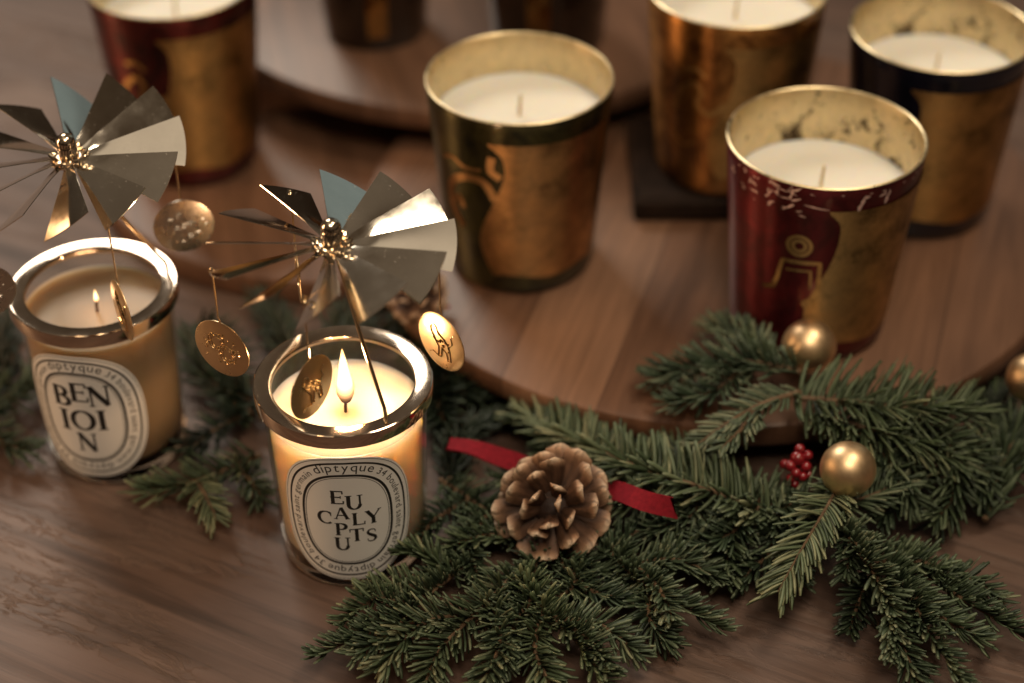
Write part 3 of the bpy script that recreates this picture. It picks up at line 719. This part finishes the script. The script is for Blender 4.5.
    if wear:
        r3 = random.Random(wear); fk = MB()
        for s0, z_, L_, W_, an in [(-1.46, 9.75, .95, .13, 1.35), (-1.25, 10.1, .3, .08, .3), (-.2, 9.85, .8, .11, 1.35), (-.45, 10.05, .4, .08, .3), (-3.4, 9.55, 1.1, .07, -.15)] + \
            [(r3.uniform(-8.2, -4.0), r3.gauss(9.7, .38), r3.uniform(.10, .6), r3.uniform(.02, .075), r3.uniform(-.6, 1.6)) for _ in range(44)] + [(r3.uniform(-8.5, 3), r3.uniform(10.15, 10.38), r3.uniform(.1, .25), r3.uniform(.03, .07), r3.uniform(-.3, .3)) for _ in range(14)]:
            if z_ > 10.4: continue
            k_ = 7; pts = [(s0 + math.cos(an) * L_ * (i / (k_ - 1) - .5) + r3.uniform(-.04, .04), z_ + math.sin(an) * L_ * (i / (k_ - 1) - .5)) for i in range(k_)]
            stroke(pts, [W_ * r3.uniform(.4, 1.1) * math.sin(math.pi * (i + .35) / (k_ - .3)) for i in range(k_)], wrapf, fk, .02 + r3.random() * .004)
        fk.build('worn_flakes', M['flake'], root, smooth=False)
    return root
M['flake'] = simple('chipped_lacquer', (0.72, 0.48, 0.42), 0.5, nscale=200, var=0.2)
red = lacquer('red_lacquer', (0.055, 0.005, 0.007), (0.17, 0.013, 0.018), 0.75, 0.40)
dred = lacquer('dark_red_lacquer', (0.020, 0.004, 0.003), (0.16, 0.014, 0.010), 0.75, 0.44)
olive = lacquer('olive_black_lacquer', (0.008, 0.007, 0.003), (0.090, 0.075, 0.022), 0.75, 0.42)
navy = lacquer('navy_lacquer', (0.004, 0.005, 0.010), (0.010, 0.012, 0.026), 0.3, 0.16)
amber = lacquer('amber_lacquer', (0.10, 0.036, 0.009), (0.60, 0.28, 0.08), 0.95, 0.44)
g1 = embossed_gold('embossed_gold_ochre', (0.72, 0.46, 0.19)); g2 = embossed_gold('embossed_gold_brown', (0.74, 0.41, 0.17)); g3 = embossed_gold('embossed_gold_deep', (0.72, 0.42, 0.15))
cup('candle_cup', 'red candle cup with scuffed rim and gold panel behind the baubles', 15.38, 76.87, BZ, red, g1, 2.8, A(-58), 'stool', wear=3, worn=True)
cup('candle_cup', 'olive black candle cup with brown gold panel, middle of the front board', 0.49, 83.0, BZ, olive, g2, 2.2, A(-74), 'jug')
cup('candle_cup', 'amber gold candle cup standing on the dark block', 12.3, 90.0, BZ + 1.51, amber, g3, 1.9, A(-66), 'scroll')
cup('candle_cup', 'navy black candle cup with gold panel at the right edge', 23.1, 87.8, BZ, navy, g3, 2.6, A(-72), '', worn=True)
cup('candle_cup', 'dark red candle cup with gold panel at upper left behind the spinners', -19.3, 95.9, 1.66, dred, g3, 2.0, A(-58), 'scroll', zs=1.10)

gdark = embossed_gold('amber_stripe', (0.26, 0.12, 0.035))
def dark_cup(label, x, y, z0, rb, rt, h, gold_az):
    root = empty('glass_candle', (x, y, z0)); tag(root, label, 'candle', 'dark glass candles on the raised board')
    g = MB(); g.lathe([(0, .02), (rb * .85, .02), (rb * .97, .08), (rb, .3), (rb + (rt - rb) * .5, h * .5), (rt, h - .1), (rt - .05, h), (rt - .25, h), (rt - .35, h - 2.0), (0, h - 2.05)], 96)
    g.build('glass_cup', M['darkglass'], root)
    p = MB(); vs = []; fs = []
    for i in range(13):
        z = 1.0 + (h - 2.4) * i / 12; r = rb + (rt - rb) * z / h + .03
        for j in range(9):
            a = gold_az + (j / 8 - .5) * .38; vs.append((r * math.cos(a), r * math.sin(a), z))
    for i in range(12):
        for j in range(8): fs.append((i * 9 + j, i * 9 + j + 1, i * 9 + j + 10, i * 9 + j + 9))
    p.add(vs, fs); p.build('gold_panel', gdark, root)
dark_cup('dark smoked glass candle with amber stripe at the back left of the raised board', -8.4, 103.9, 6.005, 3.2, 3.9, 9, A(-84))
dark_cup('black glass candle on the raised board directly behind the olive cup', 2.4, 102.6, 6.005, 3.5, 4.2, 10, A(-100))

# ------------------------------------------------------------------ fir branches
def catmull(P, n):
    out = []
    for i in range(len(P) - 1):
        p0 = P[max(i - 1, 0)]; p1 = P[i]; p2 = P[i + 1]; p3 = P[min(i + 2, len(P) - 1)]
        for j in range(n):
            u = j / n; out.append(0.5 * ((2 * p1) + (p2 - p0) * u + (2 * p0 - 5 * p1 + 4 * p2 - p3) * u * u + (3 * p1 - p0 - 3 * p2 + p3) * u ** 3))
    out.append(P[-1].copy()); return out
def needle(mb, base, d0, bend, L, wd, side, tint):
    """a flat, blunt fir needle that curves from d0 towards bend"""
    K = 4; p = base.copy(); d = d0.copy(); vs = []; fs = []; ts = []
    for i in range(K + 1):
        u = i / K
        ww = wd * (0.5, .95, 1.0, .95, .55)[i]; nr = d.cross(side)
        if nr.length < 1e-4: nr = d.orthogonal()
        nr.normalize(); sd = nr.cross(d).normalized()
        vs += [p + sd * ww, p + nr * ww * .28, p - sd * ww, p - nr * ww * .34]
        t = min(1.0, max(0.0, tint + .10 * u)); ts += [t, t * .92, t, min(1, t + .08)]
        d = (d + bend * (.42 / K * 2)).normalized(); p = p + d * (L / K)
    for i in range(K):
        for k in range(4):
            k2 = (k + 1) % 4; fs.append((i * 4 + k, i * 4 + k2, i * 4 + 4 + k2, i * 4 + 4 + k))
    fs.append((K * 4, K * 4 + 1, K * 4 + 2, K * 4 + 3)); mb.add(vs, fs, ts)
def twig(stem, nd, path, L=1.7, dens=17, mode='brush', r0=.16, wd=.075, tint=.45, taper=True, r=None, spread=1.0):
    r = r or rnd; Q = catmull(path, 8); stem.tube(Q, [r0 * (1 - .65 * i / (len(Q) - 1)) for i in range(len(Q))], 7)
    acc = 0; tot = sum((Q[i + 1] - Q[i]).length for i in range(len(Q) - 1)); done = 0; g = r.uniform(0, 6.28)
    for i in range(len(Q) - 1):
        seg = Q[i + 1] - Q[i]; ln_ = seg.length
        if ln_ < 1e-5: continue
        t = seg / ln_; up = Vector((0, 0, 1)); sd = t.cross(up)
        if sd.length < .1: sd = Vector((1, 0, 0))
        sd.normalize(); un = sd.cross(t).normalized()
        acc += ln_ * dens * (1.35 if mode in ('brush', 'up') else 1.45)
        while acc >= 1:
            acc -= 1; u = (done + r.random() * ln_) / tot
            g += 2.39996; a = g
            if mode == 'flat':
                sgn = 1 if r.random() < .5 else -1; phi = sgn * r.gauss(1.35, .20)
                rad = (un * math.cos(phi) + sd * math.sin(phi)).normalized(); fwd = .62 + .5 * u; bend = t * .5 + un * r.uniform(.0, .25) - rad * .05
            elif mode == 'up':
                phi = r.gauss(0, .95); phi = max(-2.0, min(2.0, phi)); rad = (un * math.cos(phi) + sd * math.sin(phi)).normalized(); fwd = .42 + .9 * u ** 2; bend = un * .75 + t * .30
            elif mode == 'comb':
                sgn = 1 if r.random() < .5 else -1; phi = sgn * r.uniform(.45, 1.75); rad = (un * math.cos(phi) + sd * math.sin(phi)).normalized(); fwd = .22 + .9 * u ** 4; bend = t * .28 - un * .22
            else:
                rad = (un * math.cos(a) + sd * math.sin(a)).normalized()
                if rad.z < -.35: rad = (rad + Vector((0, 0, .8))).normalized()
                fwd = .50 + .8 * u ** 2; bend = un * .45 + t * .35
            d0 = (rad * spread + t * fwd + Vector((r.gauss(0, .13), r.gauss(0, .13), r.gauss(0, .13)))).normalized()
            l = L * 1.02 * (1 - .30 * u ** 3) * (.55 + .45 * min(1, u * 6 + .35)) * r.uniform(.72, 1.15)
            base = Q[i] + seg * r.random()
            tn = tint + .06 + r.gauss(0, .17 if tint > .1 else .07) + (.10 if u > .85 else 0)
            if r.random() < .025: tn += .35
            needle(nd, base, d0, bend, l, wd * 1.25 * r.uniform(.82, 1.2), (d0.cross(un) if abs(rad.dot(un)) < .75 else rad.cross(t)).normalized(), tn)
        done += ln_
def branch(label, parts, group='fir branches of the garland'):
    """parts: list of (pixel path with heights, options)"""
    P0 = [at(*p) for p in parts[0][0]]; base = P0[0].copy(); base.z = 0
    root = empty('fir_branch', base); tag(root, label, 'fir branch', group)
    for i, (pp, opt) in enumerate(parts):
        st = MB(); nd = MB(); pts = [at(*p) - base for p in pp]
        twig(st, nd, pts, **opt)
        so = st.build('twig' if i else 'stem', M['bark'], root); nd.build('needles', M['needle'], so if i else root, sharp=0)
    return root
D = dict
branch('fir branch whose tip points to lower left just below the EUCALYPTUS jar', [
    ([(470, 560, 1.2), (420, 600, 1.4), (365, 632, 1.3), (316, 655, 1.0)], D(L=1.35, mode='up', tint=.42)),
    ([(410, 605, 1.3), (375, 600, 1.7), (340, 625, 1.4)], D(L=1.25, mode='up', tint=.46)),
    ([(415, 603, 1.3), (395, 630, 1.7), (355, 655, 1.3)], D(L=1.25, mode='brush', tint=.40)),
    ([(430, 590, 1.2), (395, 585, 1.6), (362, 590, 1.5)], D(L=1.1, mode='brush', tint=.4)),
    ([(450, 575, 1.3), (425, 553, 1.8), (398, 548, 1.9)], D(L=1.1, mode='brush', tint=.42))])
branch('spiky fir branch at the bottom edge below the pinecone, left one of two', [
    ([(520, 570, 1.0), (480, 610, 1.5), (440, 650, 1.5), (420, 700, 1.2)], D(L=1.7, mode='brush', tint=.50)),
    ([(490, 600, 1.3), (500, 640, 1.7), (480, 690, 1.4)], D(L=1.6, mode='brush', tint=.48)),
    ([(470, 615, 1.3), (420, 625, 1.8), (380, 668, 1.2)], D(L=1.5, mode='brush', tint=.48))])
branch('fir branch at the bottom edge below the pinecone with tip curling right', [
    ([(520, 575, 1.2), (545, 610, 1.8), (580, 645, 1.7), (610, 690, 1.2)], D(L=1.45, mode='up', tint=.45)),
    ([(535, 595, 1.5), (515, 625, 1.7), (505, 665, 1.4)], D(L=1.4, mode='brush', tint=.44)),
    ([(550, 615, 1.7), (590, 640, 2.0), (610, 668, 1.7)], D(L=1.3, mode='up', tint=.50)),
    ([(545, 610, 1.6), (535, 650, 1.6), (560, 700, 1.2)], D(L=1.5, mode='brush', tint=.42)),
    ([(560, 620, 1.6), (600, 625, 2.0), (640, 655, 1.4)], D(L=1.3, mode='brush', tint=.42))])
branch('fir branch lying right of the pinecone with tip on the bare table', [
    ([(600, 540, 1.2), (640, 580, 1.8), (680, 605, 1.5), (722, 628, .9)], D(L=1.4, mode='up', tint=.40)),
    ([(630, 565, 1.5), (675, 560, 2.0), (715, 575, 1.6)], D(L=1.4, mode='brush', tint=.46)),
    ([(650, 590, 1.6), (650, 620, 1.5), (672, 645, .9)], D(L=1.3, mode='brush', tint=.36)),
    ([(640, 570, 1.8), (660, 590, 2.2), (672, 618, 2.0)], D(L=1.1, mode='brush', tint=.46))])
branch('dark fir branch running under the pinecone', [
    ([(440, 480, .9), (500, 520, 1.0), (570, 560, 1.2), (650, 585, 1.2)], D(L=1.6, mode='brush', tint=.30)),
    ([(490, 510, 1.0), (470, 545, 1.3), (480, 580, 1.2)], D(L=1.4, mode='brush', tint=.36)),
    ([(540, 545, 1.1), (530, 580, 1.5), (505, 605, 1.4)], D(L=1.4, mode='brush', tint=.38)),
    ([(600, 560, 1.2), (640, 530, 2.0), (680, 520, 2.2)], D(L=1.3, mode='brush', tint=.44)),
    ([(470, 500, 1.0), (435, 520, 1.3), (415, 545, 1.2)], D(L=1.3, mode='brush', tint=.32)),
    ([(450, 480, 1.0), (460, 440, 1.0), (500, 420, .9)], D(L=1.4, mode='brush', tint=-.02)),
    ([(560, 560, 1.2), (590, 590, 1.5), (630, 600, 1.4)], D(L=1.4, mode='brush', tint=.34)),
    ([(520, 540, 1.1), (490, 535, 1.6), (450, 545, 1.8)], D(L=1.3, mode='brush', tint=.40)),
    ([(580, 565, 1.2), (570, 590, 1.7), (545, 600, 1.7)], D(L=1.3, mode='brush', tint=.40)),
    ([(480, 520, 1.0), (450, 560, 1.3), (430, 575, 1.2)], D(L=1.3, mode='brush', tint=.36)),
    ([(640, 580, 1.2), (690, 545, 1.9), (725, 535, 1.8)], D(L=1.4, mode='brush', tint=.38))])
branch('long fir branch with combed hanging needles along the front of the round board', [
    ([(785, 520, 2.2), (715, 492, 3.2), (640, 468, 3.3), (560, 432, 2.4), (520, 415, 1.8)], D(L=2.0, mode='comb', dens=15, wd=.095, tint=.52)),
    ([(680, 482, 2.8), (640, 500, 2.6), (600, 500, 2.2)], D(L=1.6, mode='comb', tint=.40)),
    ([(760, 500, 2.5), (735, 530, 2.4), (700, 548, 2.1)], D(L=1.7, mode='brush', tint=.36)),
    ([(700, 490, 2.8), (690, 515, 2.4), (650, 530, 2.2)], D(L=1.5, mode='brush', tint=.42)),
    ([(620, 462, 2.8), (600, 480, 2.4), (560, 480, 1.8)], D(L=1.6, mode='comb', tint=.36)),
    ([(700, 488, 2.8), (690, 465, 2.6), (660, 450, 2.2)], D(L=1.7, mode='brush', tint=.34)),
    ([(780, 505, 2.6), (770, 550, 1.6), (740, 580, 1.0)], D(L=1.5, mode='brush', tint=.28))])
branch('bushy fir branch resting on the round board left of the upper bauble', [
    ([(800, 372, 5.0), (750, 362, 5.4), (700, 366, 4.9), (655, 378, 4.1)], D(L=1.75, mode='brush', dens=20, tint=.44)),
    ([(770, 366, 5.2), (745, 340, 5.2), (712, 326, 4.6)], D(L=1.5, mode='brush', dens=18, tint=.44)),
    ([(745, 365, 5.1), (715, 390, 4.8), (672, 402, 4.2)], D(L=1.5, mode='brush', tint=.40))])
branch('pale fir sprig with forked tip hanging over the board edge', [
    ([(800, 392, 5.2), (760, 405, 5.4), (725, 425, 4.9), (697, 445, 4.2)], D(L=1.45, mode='flat', dens=12, wd=.068, tint=.60)),
    ([(755, 407, 5.3), (745, 425, 5.0), (722, 448, 4.6)], D(L=1.2, mode='flat', dens=13, tint=.60))])
branch('long fir branch with spread needles right of the upper bauble', [
    ([(795, 398, 4.8), (850, 402, 5.2), (910, 408, 5.0), (968, 412, 4.3)], D(L=2.35, mode='comb', dens=16, wd=.080, tint=.40, spread=1.15)),
    ([(815, 412, 4.4), (865, 428, 4.6), (915, 440, 4.2), (955, 460, 3.4)], D(L=2.1, mode='comb', dens=15, wd=.080, tint=.34, spread=1.1)),
    ([(850, 425, 4.2), (885, 455, 3.8), (915, 500, 2.4)], D(L=1.9, mode='comb', dens=15, wd=.080, tint=.36))])
branch('dark fir branch drooping at the right end of the round board', [
    ([(920, 420, 4.2), (950, 445, 3.8), (955, 490, 2.4), (935, 520, 1.6)], D(L=1.8, mode='brush', dens=15, tint=.32)),
    ([(945, 440, 3.8), (978, 460, 2.8), (985, 495, 1.6)], D(L=1.6, mode='brush', dens=14, tint=.30)),
    ([(930, 450, 3.2), (900, 490, 2.2), (880, 520, 1.6)], D(L=1.6, mode='brush', dens=14, tint=.34))])
branch('flat bright fir sprig with two rows of needles in front of the lower bauble', [
    ([(842, 480, 3.8), (825, 510, 4.0), (800, 552, 3.5), (778, 592, 2.5)], D(L=1.95, mode='flat', dens=13, wd=.068, tint=.60, r0=.10))])
branch('fir branch under the lower bauble with needles combed downwards', [
    ([(710, 505, 2.2), (780, 506, 2.5), (850, 502, 2.9), (905, 480, 3.2)], D(L=1.8, mode='comb', dens=16, wd=.085, tint=.48)),
    ([(880, 485, 3.1), (900, 450, 3.6), (925, 425, 3.8)], D(L=1.7, mode='comb', dens=14, tint=.42)),
    ([(740, 492, 2.6), (730, 540, 2.0), (725, 580, 1.4)], D(L=1.5, mode='brush', tint=.34)),
    ([(770, 488, 2.6), (790, 530, 1.8), (800, 580, 1.2)], D(L=1.6, mode='brush', tint=.30))])
branch('thick drooping fir sprig pointing down below the lower bauble', [
    ([(838, 520, 3.0), (866, 560, 3.2), (890, 605, 2.6), (892, 655, 1.6)], D(L=1.35, mode='up', dens=24, wd=.085, tint=.52)),
    ([(838, 520, 3.0), (850, 545, 2.8), (845, 575, 2.2)], D(L=1.2, mode='brush', tint=.40))])
branch('fir branch running to the lower right corner over the bare table', [
    ([(870, 540, 2.0), (905, 590, 2.3), (935, 640, 2.0), (968, 690, 1.2)], D(L=1.3, mode='up', dens=19, tint=.40)),
    ([(905, 590, 2.2), (900, 635, 1.8), (922, 690, 1.0)], D(L=1.3, mode='brush', tint=.36)),
    ([(890, 570, 2.0), (930, 610, 2.0), (985, 640, 1.4)], D(L=1.3, mode='brush', tint=.34)),
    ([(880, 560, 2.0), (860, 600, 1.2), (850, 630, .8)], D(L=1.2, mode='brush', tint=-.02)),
    ([(885, 560, 2.0), (930, 565, 2.2), (968, 600, 1.4)], D(L=1.3, mode='brush', tint=.36))])
branch('fir branch with its tip leaving the right edge of the picture', [
    ([(890, 545, 1.4), (940, 585, 1.8), (990, 615, 1.5), (1045, 650, 1.0)], D(L=1.25, mode='up', dens=18, tint=.36)),
    ([(930, 575, 1.6), (970, 580, 1.6), (1000, 600, 1.2)], D(L=1.2, mode='brush', tint=.34))])
branch('blurred fir branch at the right edge beyond the round board', [
    ([(985, 520, .9), (1000, 470, 1.6), (1020, 430, 1.8), (1060, 405, 1.5)], D(L=1.9, mode='brush', dens=13, tint=.34)),
    ([(1000, 470, 1.5), (1030, 470, 1.8), (1060, 480, 1.2)], D(L=1.8, mode='brush', dens=13, tint=.38)),
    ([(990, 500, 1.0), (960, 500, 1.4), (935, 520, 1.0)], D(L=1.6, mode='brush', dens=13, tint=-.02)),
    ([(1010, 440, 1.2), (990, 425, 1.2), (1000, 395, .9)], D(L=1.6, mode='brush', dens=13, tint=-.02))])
branch('blurred fir sprig between the two jars with a pale tip', [
    ([(260, 455, 1.0), (225, 470, 1.2), (180, 485, 1.1), (140, 490, .8)], D(L=1.6, mode='brush', dens=13, tint=.34)),
    ([(195, 478, 1.1), (205, 495, 1.5), (216, 518, 1.0)], D(L=1.5, mode='flat', dens=13, wd=.07, tint=.66)),
    ([(235, 465, 1.1), (250, 480, 1.3), (262, 498, .9)], D(L=1.4, mode='brush', dens=13, tint=.40))])
branch('dark fir branch behind the EUCALYPTUS jar and below its spinner', [  # near-zero tint: shade between the jars is put into the needle colour
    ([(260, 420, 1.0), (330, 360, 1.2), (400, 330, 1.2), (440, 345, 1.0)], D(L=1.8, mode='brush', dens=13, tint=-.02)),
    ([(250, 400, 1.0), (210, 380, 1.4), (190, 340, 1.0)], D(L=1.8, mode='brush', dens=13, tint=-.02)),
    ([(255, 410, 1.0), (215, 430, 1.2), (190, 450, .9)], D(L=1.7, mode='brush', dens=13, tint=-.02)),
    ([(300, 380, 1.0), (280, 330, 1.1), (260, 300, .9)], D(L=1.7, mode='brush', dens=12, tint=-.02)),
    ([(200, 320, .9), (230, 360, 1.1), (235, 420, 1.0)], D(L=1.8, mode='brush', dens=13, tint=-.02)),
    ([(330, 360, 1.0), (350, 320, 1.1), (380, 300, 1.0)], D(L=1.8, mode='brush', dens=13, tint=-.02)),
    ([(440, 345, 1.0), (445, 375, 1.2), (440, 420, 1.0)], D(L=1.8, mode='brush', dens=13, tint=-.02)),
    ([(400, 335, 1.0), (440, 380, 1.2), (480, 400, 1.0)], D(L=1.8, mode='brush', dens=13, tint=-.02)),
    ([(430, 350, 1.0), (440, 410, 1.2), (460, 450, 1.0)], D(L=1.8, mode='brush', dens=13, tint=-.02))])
branch('dark fir branch at the left edge behind the BENJOIN jar', [
    ([(-60, 420, .9), (-10, 400, 1.2), (30, 390, 1.2), (80, 340, .9)], D(L=1.8, mode='brush', dens=13, tint=.28)),
    ([(-20, 405, 1.0), (0, 440, 1.2), (30, 450, .9)], D(L=1.7, mode='brush', dens=13, tint=.3)),
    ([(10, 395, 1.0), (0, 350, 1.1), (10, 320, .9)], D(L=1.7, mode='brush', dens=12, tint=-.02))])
branch('dark fir branch tucked under the front edge of the round board', [
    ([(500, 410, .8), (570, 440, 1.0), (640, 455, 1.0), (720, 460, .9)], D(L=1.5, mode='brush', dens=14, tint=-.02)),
    ([(560, 435, .9), (540, 470, 1.2), (500, 480, 1.0)], D(L=1.5, mode='brush', dens=13, tint=.30)),
    ([(640, 455, 1.0), (650, 490, 1.4), (690, 500, 1.4)], D(L=1.5, mode='brush', dens=13, tint=.32))])

# ------------------------------------------------------------------ pinecones
def pinecone(label, c, R, axis, squash=.9):
    root = empty('pinecone', (c.x, c.y, c.z)); tag(root, label, 'pinecone', 'pinecones in the garland')
    q = Vector((0, 0, 1)).rotation_difference(axis.normalized()); root.rotation_mode = 'QUATERNION'; root.rotation_quaternion = q
    core = MB(); core.sphere((0, 0, -R * .1), R * .42, 16, 12, (1, 1, 1.1), 0.0); core.build('core', M['cone'], root)
    r4 = random.Random(int(R * 100)); metas = []
    for variant in range(4):
        # one woody scale: narrow stalk, widening to a thick rounded lip with a raised pale boss
        mb = MB(); rows = 12; cols = 9; vs = []; fs = []; ts = []
        for side in (1, -1):
            for i in range(rows):
                u = i / (rows - 1); hw = .22 + .28 * (3 * min(1, u / .82) ** 2 - 2 * min(1, u / .82) ** 3)
                if u > .80: hw *= math.sqrt(max(.05, 1 - ((u - .80) / .205) ** 3))
                for j in range(cols):
                    v = -1 + 2 * j / (cols - 1)
                    lip = math.exp(-((u - .88) / .13) ** 2)
                    th = .04 + .065 * lip * (1 - .6 * v * v)
                    boss = .06 * math.exp(-((u - .90) / .07) ** 2 - (v / .30) ** 2)
                    y = hw * v; z = .10 * u * u - .05 * v * v * u + side * th * (1 - .8 * v * v) + (boss if side > 0 else 0) + .05 * (variant - 1.5) * u * v
                    if u > .9: z += .05 * (u - .9) / .1 * (1 if variant % 2 else .3)
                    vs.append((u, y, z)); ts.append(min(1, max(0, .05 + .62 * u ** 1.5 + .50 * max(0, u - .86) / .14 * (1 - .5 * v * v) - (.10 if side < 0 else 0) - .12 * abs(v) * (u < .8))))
        G = rows * cols
        for s_ in (0, 1):
            for i in range(rows - 1):
                for j in range(cols - 1):
                    f = (i * cols + j, i * cols + j + 1, (i + 1) * cols + j + 1, (i + 1) * cols + j); f = tuple(x + s_ * G for x in f); fs.append(f[::-1] if s_ else f)
        edge = [j for j in range(cols)] + [i * cols + cols - 1 for i in range(1, rows)] + [(rows - 1) * cols + j for j in range(cols - 2, -1, -1)] + [i * cols for i in range(rows - 2, 0, -1)]
        for e0, e1 in zip(edge, edge[1:] + edge[:1]): fs.append((e1, e0, e0 + G, e1 + G))
        mb.add(vs, fs, ts); metas.append(mb)
    protos = []; n = 44
    for k in range(n):
        u = (k + .7) / n                         # 0 at the tip (+z) .. 1 at the stalk
        th = .22 + 2.0 * u ** .66; phi = k * 2.39996 + r4.uniform(-.12, .12)
        ln_ = R * (.52 + .46 * math.sin(min(1, u * 1.7 + .10) * math.pi / 2)) * r4.uniform(.92, 1.08)
        pos = Vector((math.sin(th) * math.cos(phi) * .20, math.sin(th) * math.sin(phi) * .20, .34 * math.cos(th) - .12)) * R
        tt = th * .98 + r4.uniform(-.08, .08)
        dirv = Vector((math.sin(tt) * math.cos(phi), math.sin(tt) * math.sin(phi), math.cos(tt) * squash + .10)).normalized()
        x = dirv; y = Vector((-math.sin(phi), math.cos(phi), 0)); z = x.cross(y).normalized()
        if z.dot(Vector((0, 0, 1)) - x * x.z) < 0: z = -z; y = -y
        tl = r4.uniform(-.25, .25); y, z = y * math.cos(tl) + z * math.sin(tl), z * math.cos(tl) - y * math.sin(tl)
        wdt = R * (.34 + .20 * math.sin(min(1, u * 1.6) * math.pi / 2)) * r4.uniform(.9, 1.1); tk = R * .52
        mt = Matrix(((x.x * ln_, y.x * wdt, z.x * tk, pos.x * S), (x.y * ln_, y.y * wdt, z.y * tk, pos.y * S), (x.z * ln_, y.z * wdt, z.z * tk, pos.z * S), (0, 0, 0, 1)))
        v = k % 4
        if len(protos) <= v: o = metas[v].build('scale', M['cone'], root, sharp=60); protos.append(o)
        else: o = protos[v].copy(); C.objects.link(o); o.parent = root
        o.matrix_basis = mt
    return root
pc = at(553, 507, 2.9); ax = (Vector((0, 0, CAMH)) - pc).normalized() + Vector((-.22, .0, .10))
pinecone('brown open pinecone in front of the red ribbon', pc, 2.42, ax)
pinecone('small blurred pinecone at the left end of the round board behind the right medallion', at(416, 291, 4.5), 1.45, Vector((-.2, -.6, .8)))

# ------------------------------------------------------------------ ribbons, baubles, berries
def ribbon(label, path, hw, tw):
    base = at(*path[0]); base.z = 0; Q = catmull([at(*p) for p in path], 8); mb = MB(); vs = []; fs = []
    for i, p in enumerate(Q):
        d = (Q[min(i + 1, len(Q) - 1)] - Q[max(i - 1, 0)]).normalized(); view = (Vector((0, 0, CAMH)) - p).normalized()
        a = tw[0] + (tw[1] - tw[0]) * i / (len(Q) - 1) + .22 * math.sin(i * .16 + 1.0)
        acr = d.cross(view).normalized(); nr = acr.cross(d).normalized(); acr = acr * math.cos(a) + nr * math.sin(a); nr = d.cross(acr).normalized()
        p = p - base
        for s, t in ((1, 1), (1, -1), (-1, -1), (-1, 1)): vs.append(p + acr * hw * s  + nr * .05 * t + d * (.22 * s if i in (0, len(Q) - 1) else 0))
    for i in range(len(Q) - 1):
        for k in range(4): fs.append((i * 4 + k, i * 4 + (k + 1) % 4, i * 4 + 4 + (k + 1) % 4, i * 4 + 4 + k))
    e = (len(Q) - 1) * 4; fs += [(3, 2, 1, 0), (e, e + 1, e + 2, e + 3)]
    mb.add(vs, fs); o = mb.build('ribbon', M['ribbon'], sharp=30, loc=base); tag(o, label, 'ribbon', 'red ribbons in the garland'); return o
ribbon('red felt ribbon passing behind the large pinecone', [(449, 444, 2.6), (470, 447, 2.9), (497, 456, 2.5), (525, 466, 2.0), (570, 490, .9), (612, 490, 3.0), (645, 501, 4.1), (674, 508, 4.3)], .47, (.75, -.25))
ribbon('short red ribbon under the small blurred pinecone', [(392, 298, 3.7), (406, 307, 3.5), (424, 311, 3.5), (442, 303, 3.6)], .5, (.9, .9))

def bauble(label, p, r):
    b = MB(); b.sphere((0, 0, 0), r, 48, 32); root = empty('bauble', p); tag(root, label, 'bauble', 'gold baubles in the garland')
    b.build('ball', M['bauble'], root, sharp=0)
    c = MB(); c.lathe([(0, r + .02), (.30, r + .0), (.34, r - .02), (.34, r - .12)], 20); c.lathe([(0, r + .25), (.06, r + .24), (.06, r)], 8)
    o = c.build('cap', M['goldmetal'], root); o.rotation_euler = (A(-118), A(0), A(25)); return root
bauble('gold bauble, upper one, leaning against the red candle cup', at(809, 346, 5.6), 1.33)
bauble('gold bauble, lower one, beside the red berries', at(848, 469, 4.9), 1.28)
bauble('gold bauble cut off by the right edge', at(1032, 378, 4.0), 1.25)

root = empty('berry_cluster', at(797, 464, 3.9)); tag(root, 'cluster of small red berries left of the lower bauble', 'berries')
for dx, dy, dz, r in ((0, 0, .35, .36), (-.35, -.25, .12, .27), (.38, -.2, .02, .27), (-.1, -.5, -.12, .25), (.22, -.55, -.3, .23), (-.55, .1, -.1, .25), (.48, .15, .4, .25), (-.32, -.5, -.45, .22), (.1, .25, .7, .25), (.55, -.3, -.4, .2), (-.1, -.55, -.75, .2)):
    b = MB(); b.sphere((dx, dy, dz), r, 16, 12); b.build('berry', M['berry'], root, sharp=0)
b = MB()
for e_ in ((.0, 0, .3), (-.3, -.2, .1), (.3, -.2, 0), (.2, .2, .6)): b.tube([(.9, .3, -.9), (.3, .2, -.4), e_], .05, 6)
b.build('berry_stem', M['bark'], root)
